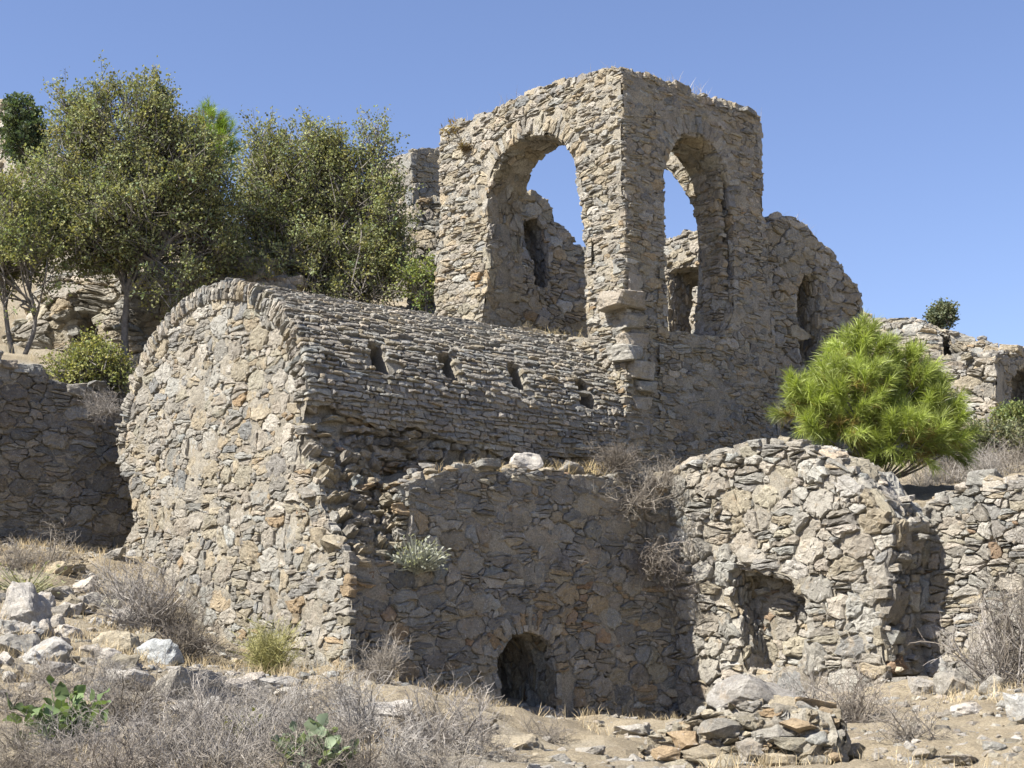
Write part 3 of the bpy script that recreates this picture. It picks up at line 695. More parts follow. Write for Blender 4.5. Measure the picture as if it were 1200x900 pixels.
    for px, py, A, Q, d in ((372, 640, 0.10, 0.60, (0.55, 0.5, 0.30)), (345, 630, 0.12, 0.35, (0.5, 0.45, 0.36)), (395, 660, 0.22, 0.74, (0.5, 0.32, 0.22)), (360, 575, 0.15, 0.12, (0.55, 0.4, 0.2)),
                            (430, 640, 0.6, 0.45, (0.3, 0.3, 0.2)), (455, 600, 0.9, 0.25, (0.4, 0.3, 0.16)), (490, 575, 1.05, 0.66, (0.62, 0.4, 0.13)), (400, 600, 0.45, 0.10, (0.34, 0.3, 0.14))):
        z = pQ(px, py, Q)[1]
        V, Q_, T = rock_at(rng, aq(A, Q, z), d, frame=FR_Q, tilt=0.2, which=int(rng.integers(NR))); th.add(l2, 'coping_stone', V, Q_, T, pick(rng, {'grey': 3, 'beige': 2, 'ochre': 1}))
    for i in range(60):
        A = rng.uniform(0.05, 1.2); Q = rng.uniform(-0.2, 0.78); s = rng.uniform(0.06, 0.2); z = e0 - 0.03 + (QL - Q) * 0.75
        V, Q_, T = rock_at(rng, aq(A, Q, z), (s * 1.5, s * 1.1, s * 0.6), frame=FR_Q, tilt=0.4); th.add(l2, 'coping_stone', V, Q_, T, pick(rng, {'grey': 3, 'beige': 3, 'ochre': 1.5}))
    th.finish()
build_lower()

# ------------------------------------------------------------------ the arched tower
AT = LV
TW = 0.72
def build_tower():
    rng = np.random.default_rng(13)
    th = Thing('arched_tower', 'tall roofless stone tower with two open round arches rising behind the vault', 'tower', aq(AT + 1.4, -2.0, 5.2))
    fm = mapA(AT, bow=0.06, seed=14); rm = mapQ(0.0, bow=0.05, seed=15)
    zb = 3.9
    topL = plA(AT, [(517, 154), (530, 150), (548, 143), (580, 130), (620, 112), (665, 96), (700, 87), (731, 83)])
    QLft = topL[0][0]; topL[-1] = (0.02, topL[-1][1])
    lft = plA(AT, [(512, 385), (513, 330), (519, 270), (516, 210)])
    outL = ragged(lft, 0.015, 0.15, rng) + ragged(topL, 0.03, 0.15, rng) + [(0.02, zb), (lft[0][0], zb)]
    aL = smooth_poly(plA(AT, [(562, 392), (570, 330), (571, 280), (569, 235), (575, 200), (590, 176), (613, 159), (640, 154), (660, 163), (673, 182), (680, 212), (684, 260), (688, 330), (692, 396)]), 2)
    cL = np.array([aL[:, 0].mean(), aL[:, 1].max() - 0.9])
    mL = aL[:, 1] > plA(AT, [(600, 225)])[0][1]
    exL = [tuple(p) for p in aL[~mL & (aL[:, 0] < cL[0])]]
    N_ = lambda arc, off: [tuple(np.array(p) + off * (np.array(p) - c_) / np.linalg.norm(np.array(p) - c_)) for p in arc for c_ in [np.array([arc[:, 0].mean(), arc[:, 1].max() - (arc[:, 0].max() - arc[:, 0].min()) / 2])]]
    exL = exL + N_(aL[mL], 0.30) + [tuple(p) for p in aL[~mL & (aL[:, 0] >= cL[0])]]
    sty = dict(rmax=0.17, rmin=0.033, asp=2.1, gap=0.011, pal=TOWER, recess=-0.011, amp=0.04, power=1.9, rough=1.1, split=0.65, res=0.05)
    part = face(th, 'sunlit_wall', fm, outL, [list(map(tuple, aL))], [exL], seed=51, n=3800, H=0.032, **sty)
    lay(th, part, 'voussoir', fm, ring_cells(aL[mL], 0.28, rng, 0.055, 0.12, sign=-1.0), rng, 0.03, {'beige': 3, 'pale': 3, 'grey': 2}, None)
    ribbon(th, 'arch_lining', fm, aL, TW, 52, sign=1.0, n=1000, H=0.03, **{**sty, 'asp': 0.6})
    # shaded side
    topR = plQ(0.0, [(731, 83), (760, 90), (790, 99), (830, 118), (860, 128), (888, 137)]); topR[0] = (AT - 0.02, topL[-1][1])
    rgt = plQ(0.0, [(889, 170), (893, 230), (898, 300), (905, 400), (914, 545)])
    outR = ragged(topR, 0.03, 0.15, rng) + ragged(rgt, 0.02, 0.15, rng) + plQ(0.0, [(912, 570)]) + [(AT - 0.02, plQ(0.0, [(800, 600)])[0][1])]
    aR = smooth_poly(plQ(0.0, [(781, 388), (778, 330), (776, 250), (775, 195), (784, 167), (803, 153), (824, 160), (843, 180), (855, 212), (860, 260), (862, 310), (860, 350), (853, 385), (845, 398)]), 2)
    mR = aR[:, 1] > plQ(0.0, [(776, 215)])[0][1]
    cR = np.array([aR[:, 0].mean(), 0]); exR = [tuple(p) for p in aR[~mR & (aR[:, 0] < cR[0])]] + N_(aR[mR], 0.32) + [tuple(p) for p in aR[~mR & (aR[:, 0] >= cR[0])]]
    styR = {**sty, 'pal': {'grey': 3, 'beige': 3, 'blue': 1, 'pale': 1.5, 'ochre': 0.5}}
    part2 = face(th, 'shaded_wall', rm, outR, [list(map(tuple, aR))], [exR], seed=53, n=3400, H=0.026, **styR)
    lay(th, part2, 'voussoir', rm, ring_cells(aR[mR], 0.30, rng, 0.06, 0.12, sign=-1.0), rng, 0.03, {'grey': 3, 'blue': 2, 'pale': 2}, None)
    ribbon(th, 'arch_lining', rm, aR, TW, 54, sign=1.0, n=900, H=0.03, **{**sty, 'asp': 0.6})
    # far wall: its arch is seen through the shaded side's arch; broken off past the crown
    AF = AT + 2.93 - TW
    fa = smooth_poly(plA(AF, [(826, 400), (824, 330), (823, 280), (818, 252), (808, 226), (795, 207), (778, 190), (762, 184), (748, 186)]), 2)
    ztp = topR[-1][1]
    outF = [(-0.1, fa[0][1] - 1.2), (-0.1, ztp + 0.1), (fa[-1][0] - 0.05, ztp - 0.12), (fa[-1][0], fa[-1][1])] + [tuple(p) for p in fa[::-1]] + [(fa[0][0], fa[0][1] - 1.2)]
    mF = mapA(AF, bow=0.05, seed=16)
    pf = face(th, 'far_wall', mF, outF, seed=55, n=1400, H=0.032, **sty)
    ribbon(th, 'arch_lining', mF, fa, TW, 56, sign=-1.0, n=500, H=0.03, **{**sty, 'asp': 0.6})
    back_sheet(th, 'far_wall_back', mapAb(AF + TW), outF)
    ribbon(th, 'broken_top', mF, outF[1:4], TW, 57, sign=-1.0, n=300, H=0.05, **sty)
    # inner faces, tops and free ends
    inL = [(min(u, -TW) if u > -TW else u, v) for u, v in outL]
    face(th, 'inner_face', mapAb(AT + TW, bow=0.05, seed=17), outL, [list(map(tuple, aL))], seed=58, n=900, H=0.03, **sty)
    face(th, 'inner_face', mapQb(-TW, bow=0.05, seed=18), outR, [list(map(tuple, aR))], seed=59, n=900, H=0.03, **styR)
    r1 = ribbon(th, 'wall_top', fm, ragged(topL, 0.03, 0.15, rng), TW, 60, sign=-1.0, n=500, H=0.05, **{**sty, 'asp': 1.0, 'rmax': 0.16})
    r2 = ribbon(th, 'wall_top', rm, ragged(topR, 0.03, 0.15, rng), TW, 61, sign=-1.0, n=500, H=0.05, **{**sty, 'asp': 1.0, 'rmax': 0.16})
    ribbon(th, 'free_end', fm, [(lft[0][0], zb)] + lft + [topL[0]], TW, 62, sign=-1.0, n=500, H=0.04, **{**sty, 'asp': 0.6})
    ribbon(th, 'free_end', rm, [topR[-1]] + rgt, TW, 63, sign=-1.0, n=700, H=0.04, **{**styR, 'asp': 0.6})
    for pts, mp_, r_ in ((topL, fm, r1), (topR, rm, r2)):
        for d in (0.12, 0.4):
            P3 = mp_(np.array([[u, v + 0.0, -d] for u, v in pts])); rocks_along(th, r_, 'coping_stone', P3, rng, 1.0 + d, 0.10, 0.26, {'grey': 3, 'beige': 2, 'blue': 1.5}, FR_A if mp_ is fm else FR_Q, flat=0.5)
    # big quoins at the near corner
    for py, w, hgt, dx in ((333, 24, 26, 6), (352, 58, 24, -8), (380, 36, 16, 6), (398, 42, 20, 10), (414, 50, 22, 2), (432, 46, 20, 12), (450, 38, 18, 22), (470, 34, 18, 20), (372, 30, 14, 12), (310, 26, 22, 0), (490, 30, 16, 26), (505, 34, 18, 20),
                            (285, 20, 16, 0), (262, 24, 14, 1), (240, 18, 15, -1), (215, 24, 13, 0), (190, 20, 14, 0), (165, 24, 15, -1), (140, 20, 13, 0), (115, 22, 14, 0)):
        z = pQ(738, py, 0.0)[1]; s = 1 / 83.0; proud = 0.055 if 320 < py < 480 else -0.01; k_ = w * s * 0.82
        V, Q_, T = rock_at(rng, aq(AT + dx * s + 0.10 - proud * 0.3, -0.12 + proud, z), (k_ * 1.0, k_ * 0.9, hgt * s * 0.85), frame=FR_Q, tilt=0.12, which=NR + int(rng.integers(10)))
        th.add(part if py < 320 else part2, 'quoin', V, Q_, T, pick(rng, {'pale': 3, 'grey': 2.5} if py > 300 else {'grey': 3, 'pale': 2, 'beige': 2}))
    th.finish()
build_tower()

# ------------------------------------------------------------------ other walls
class Frame:
    """a wall plane through a point, facing N (horizontal), leaning back by tilt"""
    def __init__(s, O, N, tilt=0.0, **k):
        s.O = np.asarray(O, float); N = np.asarray(N, float) / np.linalg.norm(N); s.U = np.array([-N[1], N[0], 0.0])
        c_, s_ = math.cos(tilt), math.sin(tilt); s.V = ZV * c_ - N * s_; s.N = N * c_ + ZV * s_
        s.f = plane_map(s.O, s.U, s.N, vz=s.V, **k); s.k = k
    def uv(s, px, py):
        P = hit(px, py, s.O, s.N) - s.O; return (float(P @ s.U), float(P @ s.V))
    def pl(s, pts): return [s.uv(x, y) for x, y in pts]
def simple_wall(name, label, cat, fr, top, bottom, holes=(), thick=0.7, seed=0, hole_depth=None, pal=None, rocks=(0.12, 0.3), group=None, sides=(True, True), sty=None, rag=0.04, top_step=1.1):
    """top: pixels left to right along the crest (ends included), bottom: pixels right to left"""
    rng = np.random.default_rng(seed); sty = {**dict(rmax=0.22, rmin=0.04, n=1600, asp=1.7, gap=0.013, H=0.036, power=2.2, recess=0.0, amp=0.04, split=0.5), **(sty or {})}
    T = fr.pl(top); B = fr.pl(bottom); T2 = ragged(T, rag, 0.16, rng)
    c3 = fr.f(np.array([[T[len(T) // 2][0], B[0][1], 0.0]]))[0]
    th = Thing(name, label, cat, c3, group)
    hs = [fr.pl(h) for h in holes]; pal = pal or LIT
    part = face(th, 'wall_face', fr.f, T2 + B, hs, seed=seed, pal=pal, **sty)
    for i, h in enumerate(hs):
        h2 = list(map(tuple, smooth_poly(np.array(h + [h[0]]), 1)))
        area = sum(a[0] * b[1] - b[0] * a[1] for a, b in zip(h, h[1:] + h[:1])); d = (hole_depth or thick) if not isinstance(hole_depth, (list, tuple)) else hole_depth[i]
        ribbon(th, 'opening_lining', fr.f, h + [h[0]], d, seed + 3 + i, sign=-1.0 if area > 0 else 1.0, **{**sty, 'pal': pal, 'n': 300, 'rmax': 0.16})
        if d < thick:
            fb = plane_map(fr.O - fr.N * d, fr.U, fr.N, vz=fr.V, **fr.k); hc = np.array(h).mean(0)
            face(th, 'recess_back', fb, [tuple(hc + (np.array(p) - hc) * 1.15) for p in h], seed=seed + 9, **{**sty, 'pal': pal, 'n': 200})
    rb = ribbon(th, 'wall_top', fr.f, T2, thick, seed + 1, sign=-1.0, **{**sty, 'pal': pal, 'n': 500, 'asp': 1.0, 'H': 0.05})
    if sides[0]: ribbon(th, 'wall_end', fr.f, [B[-1], T[0]], thick, seed + 5, sign=-1.0, **{**sty, 'pal': pal, 'n': 400, 'asp': 0.6})
    if sides[1]: ribbon(th, 'wall_end', fr.f, [T[-1], B[0]], thick, seed + 6, sign=-1.0, **{**sty, 'pal': pal, 'n': 400, 'asp': 0.6})
    bk = plane_map(fr.O - fr.N * thick, fr.U, -fr.N, vz=fr.V, **fr.k)
    back_sheet(th, 'wall_back', bk, T2 + B, [h for i, h in enumerate(hs) if (hole_depth or thick) >= thick])
    if rocks:
        for d in (0.1, thick * 0.55):
            P3 = fr.f(np.array([[u, v, -d] for u, v in T])); rocks_along(th, rb, 'coping_stone', P3, rng, top_step, rocks[0], rocks[1], pal, (fr.U, -np.cross(fr.U, ZV) * -1, ZV), flat=0.6)
    return th, part, rng
def FA(A, tilt=0.0, **k): return Frame(aq(A, 0, 0), -AV, tilt, **k)
def FQ(Q, tilt=0.0, **k): return Frame(aq(0, Q, 0), SV, tilt, **k)

# sunlit projecting wing to the right of the lower wall
AW = LV + 0.02
def build_wing():
    fr = FA(AW, 0.0, bow=0.09, seed=31)
    hole = [(862, 664), (890, 666), (928, 676), (946, 700), (955, 737), (950, 778), (915, 794), (874, 788), (866, 742), (854, 702)]
    th, part, rng = simple_wall('projecting_wall', 'bulky sunlit rubble wall with ragged square hole, right of the niche wall', 'wall', fr,
        [(784, 556), (800, 546), (822, 540), (850, 530), (880, 521), (915, 523), (950, 531), (985, 546), (1010, 571), (1030, 592), (1047, 612), (1040, 640), (1030, 668), (1036, 700), (1028, 740), (1040, 790)],
        [(1046, 870), (780, 880)], [hole], thick=0.85, hole_depth=0.5, seed=201, pal=WING, sides=(False, False), rag=0.03,
        sty=dict(rmax=0.25, rmin=0.04, n=1900, asp=1.45, gap=0.018, H=0.048, power=1.7, recess=-0.002, amp=0.05, split=0.28, rough=1.1, chaik=(0.04, 0.14)), rocks=(0.12, 0.22), top_step=1.2)
    # its shaded side, stepping back to the next wall
    b = lambda px, py: pQ(px, py, 4.1)[1]
    mp = mapQ(4.12, bow=0.12, seed=33)
    face(th, 'shaded_side', mp, [(AW + 0.05, 0.6), (AW + 1.1, 0.6), (AW + 1.1, b(1075, 612)), (AW + 0.6, b(1060, 612)), (AW + 0.05, b(1035, 600))], seed=205, rmax=0.22, rmin=0.06, n=500, asp=1.6, H=0.07, pal=WING, Hj=0.6, rough=1.4, gap=0.02)
    for px, py, d in ((1040, 655, (0.36, 0.4, 0.26)), (1020, 712, (0.5, 0.35, 0.26)), (1030, 745, (0.45, 0.4, 0.3)), (1024, 775, (0.5, 0.4, 0.3)), (1022, 680, (0.35, 0.3, 0.16))):
        P = fr.f(np.array([[*fr.uv(px, py), -0.22]]))[0]; V, Q, T = rock_at(rng, P, (d[1] * 0.8, d[0] * 0.8, d[2] * 0.8), frame=FR_Q, tilt=0.3, which=int(rng.integers(NR))); th.add(part, 'quoin', V, Q, T, pick(rng, {'grey': 2, 'pale': 2, 'blue': 1}))
    # knobbly stones bulging from the foot of the wall under the hole
    for px, py, w, h in ((858, 780, 46, 30), (905, 798, 60, 30), (960, 770, 55, 45), (880, 655, 60, 34)):
        P = fr.f(np.array([[*fr.uv(px, py), -0.05]]))[0]; V, Q, T = rock_at(rng, P, (w / 95, 0.32, h / 95), frame=FR_A, tilt=0.25, which=int(rng.integers(NR))); th.add(part, 'quoin', V, Q, T, pick(rng, {'pale': 2, 'white': 1}))
    th.finish()
build_wing()
def build_walls():
    th, _, _ = simple_wall('boundary_wall', 'pale rubble wall at the far right with a slanting shadow at its end', 'wall', FA(AW + 0.82, 0.0, bow=0.08, seed=35),
        [(1066, 650), (1080, 612), (1092, 592), (1120, 580), (1150, 569), (1180, 566), (1230, 570), (1330, 585)], [(1330, 830), (1066, 830)], thick=0.6, seed=221, pal=WING, sides=(False, False),
        sty=dict(rmax=0.19, rmin=0.035, n=2600, asp=1.6, gap=0.014, H=0.036, power=2.2, recess=-0.008, amp=0.045), rocks=(0.14, 0.36), top_step=0.9); th.finish()
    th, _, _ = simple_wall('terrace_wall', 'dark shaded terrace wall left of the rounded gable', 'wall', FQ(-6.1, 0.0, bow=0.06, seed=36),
        [(-160, 415), (0, 428), (20, 432), (50, 436), (56, 450), (76, 454), (82, 464), (112, 458), (130, 470), (185, 476), (225, 478)], [(225, 720), (-160, 690)], thick=0.7, seed=231, pal={'grey': 3, 'dark': 3, 'blue': 1}, sides=(False, False),  # darker stone mix puts the wall's deep shade into its colour
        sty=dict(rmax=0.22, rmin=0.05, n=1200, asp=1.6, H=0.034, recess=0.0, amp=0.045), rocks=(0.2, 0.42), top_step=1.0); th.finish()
    BG = dict(rmax=0.22, rmin=0.06, n=900, asp=1.8, H=0.04, recess=-0.004, amp=0.05, res=0.08)
    bgp = {'grey': 4, 'beige': 2.6, 'pale': 1.2, 'blue': 0.8, 'ochre': 0.3}
    # gable-shaped hall wall right of the tower
    th, part, rng = simple_wall('hall_wall', 'shaded rounded hall wall with tall arched window, right of the tower', 'wall', FQ(-0.35, 0.0, bow=0.08, seed=37),
        [(888, 262), (905, 258), (925, 259), (950, 277), (968, 293), (980, 308), (988, 328), (1002, 342), (1007, 362)], [(1007, 560), (885, 560)],
        [[(935, 424), (931, 396), (929, 352), (932, 332), (938, 322), (946, 319), (954, 328), (959, 350), (961, 400), (962, 424), (951, 440), (940, 438)]], thick=0.75, seed=241, pal=bgp, sty=BG, rocks=(0.1, 0.24)); 
    th.finish()
    th, _, _ = simple_wall('inner_wall', 'narrow sunlit wall strip glimpsed through the tall arched window', 'wall', FA(11.0, 0.0, bow=0.08, seed=38),
        [(922, 335), (940, 332), (958, 340)], [(958, 520), (922, 520)], thick=0.6, seed=251, pal=TOWER, sty={**BG, 'n': 500}, rocks=None); th.finish()
    th, _, _ = simple_wall('doorway_wall', 'pale sunlit wall with dark doorway seen through the tower right-hand arch', 'wall', FA(12.2, 0.0, bow=0.08, seed=39),
        [(735, 290), (760, 283), (790, 281), (825, 272), (850, 278), (875, 290)], [(875, 450), (735, 450)], [[(783, 450), (783, 316), (800, 309), (826, 309), (825, 332), (813, 338), (811, 450)]], thick=0.6, seed=261, pal=TOWER, sty=BG, rocks=(0.1, 0.2)); th.finish()
    th, _, _ = simple_wall('doorway_light_blocker', 'added light-blocking chamber that darkens the doorway behind the tower', 'ruin', FA(14.4, 0.0, bow=0.05, seed=40),
        [(735, 306), (800, 306), (838, 306)], [(838, 470), (735, 470)], thick=0.5, seed=265, pal=bgp, sty={**BG, 'n': 400}, rocks=None)
    q0, q1 = pA(762, 330, 12.2)[0] - 0.3, pA(835, 330, 12.2)[0] + 0.1; z1 = pA(800, 303, 12.2)[1]; z0 = z1 - 2.6  # closed box added behind the doorway to keep light out
    for nme, c4 in (('blocker_ceiling', [(12.75, q0, z1), (14.4, q0, z1), (14.4, q1, z1), (12.75, q1, z1)]), ('blocker_side', [(12.75, q0, z0), (14.4, q0, z0), (14.4, q0, z1), (12.75, q0, z1)]), ('blocker_side', [(12.75, q1, z0), (14.4, q1, z0), (14.4, q1, z1), (12.75, q1, z1)])):
        c4 = np.array([aq(*p) for p in c4]); n_ = np.cross(c4[1] - c4[0], c4[3] - c4[0]); n_ = n_ / np.linalg.norm(n_) * 0.25
        th.mesh(nme, np.vstack([c4, c4 + n_ * (1 if nme == 'blocker_ceiling' else 1)]), [(0, 1, 2, 3), (7, 6, 5, 4), (0, 4, 5, 1), (1, 5, 6, 2), (2, 6, 7, 3), (3, 7, 4, 0)], mat='mortar', smooth=False)
    th.finish()
    # ruin seen through the left arch
    th, _, _ = simple_wall('stepped_ruin', 'dark broken wall with upright slot framed by the tower left-hand arch', 'ruin', FQ(-6.6, 0.0, bow=0.2, seed=41),
        [(580, 262), (596, 248), (604, 236), (614, 228), (624, 226), (640, 234), (650, 246), (652, 263), (668, 276), (682, 291), (705, 300)], [(705, 440), (580, 440)],
        [[(622, 340), (618, 290), (616, 262), (622, 252), (634, 252), (642, 264), (646, 300), (646, 338)]], thick=1.0, hole_depth=0.55, seed=271, pal=bgp, sty=BG, rocks=(0.12, 0.3)); th.finish()
    # block of wall left of the tower
    P = at(484, 250, 31)
    th, _, _ = simple_wall('corner_block', 'square-topped wall block between the bushy tree and the tower', 'ruin', Frame(P, SV, 0, bow=0.05, seed=42),
        [(484, 177), (500, 177), (540, 180)], [(540, 420), (484, 420)], thick=1.6, seed=281, pal={'grey': 3, 'blue': 1, 'beige': 2}, sty={**BG, 'H': 0.025}, rocks=(0.08, 0.16)); th.finish()
    P = at(505, 330, 28.6)
    th, _, _ = simple_wall('rubble_buttress', 'low rubble buttress against the tower foot beside the bushy tree', 'ruin', Frame(P, SV * 0.5 - AV * 0.5, 0.12, bow=0.25, seed=43),
        [(484, 262), (490, 240), (520, 238), (545, 245)], [(545, 420), (480, 420)], thick=1.2, seed=291, pal=bgp, sty={**BG, 'H': 0.06, 'n': 600}, rocks=(0.15, 0.35)); th.finish()
    # hillside ruins at the right
    th, _, _ = simple_wall('collapsed_vault', 'collapsed grey vault with dark hole on the skyline', 'ruin', Frame(at(1080, 440, 37), -AV * 0.8 + SV * 0.6, 0.55, bow=0.35, seed=44),
        [(985, 372), (1005, 362), (1014, 368), (1040, 378), (1065, 380), (1088, 383), (1105, 388), (1130, 391), (1155, 396), (1176, 407), (1190, 422)], [(1200, 500), (980, 500)],
        [[(1097, 389), (1113, 391), (1118, 402), (1127, 411), (1114, 419), (1103, 418), (1100, 404)]], thick=1.2, hole_depth=1.1, seed=301, pal=LIT, sty={**BG, 'rmax': 0.3, 'H': 0.06, 'n': 900}, rocks=(0.15, 0.4), top_step=1.4); th.finish()
    th, _, _ = simple_wall('broken_wall', 'pale broken wall below the skyline vault at the right', 'ruin', Frame(at(1120, 460, 31), -AV * 0.9 + SV * 0.3, 0.2, bow=0.3, seed=45),
        [(1072, 470), (1078, 442), (1086, 428), (1110, 430), (1140, 436), (1166, 418)], [(1166, 520), (1070, 520)], thick=0.8, seed=311, pal=WING, sty={**BG, 'H': 0.07, 'rmax': 0.3}, rocks=(0.2, 0.45), top_step=1.4); th.finish()
    th, _, _ = simple_wall('niched_wall', 'shaded wall with arched niche at the right edge below the skyline', 'ruin', Frame(at(1170, 460, 31.2), SV, 0.0, bow=0.1, seed=46),
        [(1163, 416), (1185, 413), (1230, 412), (1300, 420)], [(1300, 540), (1163, 540)], [[(1184, 492), (1184, 445), (1190, 432), (1200, 426), (1212, 432), (1220, 446), (1220, 492)]], thick=0.9, hole_depth=0.6, seed=321, pal=bgp, sty=BG, rocks=(0.15, 0.35)); th.finish()
    # ruins behind the left trees
    th, _, _ = simple_wall('upper_ruin', 'pale ruined wall at the upper left edge above the trees', 'ruin', Frame(at(20, 180, 37), -AV * 0.9 + SV * 0.4, 0.15, bow=0.3, seed=47),
        [(-70, 128), (0, 128), (8, 136), (10, 156), (24, 158), (30, 172), (46, 172), (52, 200), (62, 225)], [(62, 330), (-70, 330)], thick=1.4, seed=331, pal=WING, sty={**BG, 'H': 0.06, 'rmax': 0.32}, rocks=(0.2, 0.5)); th.finish()
    th, _, _ = simple_wall('rock_bank_wall', 'rough rubble wall behind the slender tree trunk', 'ruin', Frame(at(150, 420, 26.4), (-0.25, -1, 0), 0.2, bow=0.5, seed=48),
        [(8, 425), (20, 390), (45, 362), (55, 325), (72, 302), (100, 306), (130, 320), (170, 314), (205, 318), (250, 312), (300, 318), (345, 335)], [(370, 470), (5, 470)],
        [[(95, 425), (90, 385), (100, 368), (118, 366), (128, 385), (128, 425)], [(188, 425), (186, 390), (200, 378), (222, 380), (230, 400), (230, 425)]], thick=1.0, hole_depth=0.7, seed=341, pal=LIT, sty={**BG, 'H': 0.08, 'rmax': 0.36, 'n': 1200}, rocks=(0.2, 0.5), rag=0.1); th.finish()
build_walls()

# the collapsed lump of masonry in the foreground
def build_fallen():
    fr = Frame(at(870, 880, 12.6), (-0.35, -1, 0), 0.32, bow=0.25, seed=49)
    th, part, rng = simple_wall('fallen_masonry', 'collapsed lump of masonry and mortar lying in the foreground', 'rubble', fr,
        [(742, 905), (758, 880), (780, 864), (800, 846), (830, 834), (870, 830), (905, 826), (940, 830), (974, 838), (984, 866), (972, 905)], [(975, 990), (742, 990)], thick=0.5, seed=351, pal={'beige': 4, 'pale': 3, 'ochre': 0.8, 'grey': 0.6}, sides=(True, True), rag=0.03,
        sty=dict(rmax=0.12, rmin=0.03, n=900, asp=1.5, H=0.05, recess=-0.02, amp=0.12, res=0.035, rough=1.6), rocks=(0.1, 0.22), top_step=1.0)
    for px, py, w, h, c_ in ((800, 866, 44, 20, 'ochre'), (945, 850, 44, 18, 'ochre'), (930, 872, 44, 16, 'beige'), (850, 858, 50, 24, 'pale'), (955, 886, 40, 14, 'beige'), (880, 880, 40, 20, 'pale'), (905, 862, 40, 18, 'pale'), (830, 884, 50, 20, 'beige'), (780, 880, 40, 20, 'ochre'), (960, 866, 36, 16, 'pale'),
                             (865, 896, 60, 18, 'beige'), (915, 896, 50, 18, 'beige'), (940, 905, 50, 14, 'grey'), (800, 900, 50, 18, 'beige')):
        P = fr.f(np.array([[*fr.uv(px, py), 0.05]]))[0]; V, Q, T = rock_at(rng, P, (w / 128, 0.28, h / 118), yaw=rng.normal() * 0.3, tilt=0.3); th.add(part, 'stone', V, Q, T, pick(rng, {c_: 1}))
    for i in range(150):
        P = fr.f(np.array([[*fr.uv(rng.uniform(750, 980), rng.uniform(846, 915)), rng.uniform(0, 0.06)]]))[0]; z_ = rng.uniform(0.03, 0.12); V, Q, T = rock_at(rng, P, (z_ * 1.5, z_, z_ * 0.7), tilt=0.5); th.add(part, 'stone', V, Q, T, pick(rng, {'beige': 3, 'pale': 2, 'ochre': 1}))
    th.finish()
build_fallen()

# ------------------------------------------------------------------ loose rocks
def loose(name, label, cat, P, dims, seed, col, group=None, yaw=None, tilt=0.15, which=None, sink=0.3):
    rng = np.random.default_rng(seed); P = np.array(P, float); P[2] += dims[2] * (0.5 - sink)
    V, Q, T = rock_at(rng, (0, 0, 0), dims, yaw=yaw if yaw is not None else rng.normal() * 0.4, tilt=tilt, which=which, hi=max(dims) > 0.18)
    return tag(link(name, mesh_arrays(name, V, Q, T, np.tile(pick(rng, {col: 1}, 1.0, 0.05), (len(V), 1)), 'stone'), None, tuple(P)), label, cat, group)
def ground_rock(px, py, w, h, label, col='white', group=None, name='boulder', seed=0, deep=0.8, **k):
    P = ground_hit(px, py); s_ = np.linalg.norm(P - CAM) / FPX
    return loose(name, label, 'rock' if name != 'pebble' else 'stone', P, (w * s_ * 1.08, w * s_ * deep, h * s_ * 1.35), seed or int(px * 7 + py), col, group, **k)
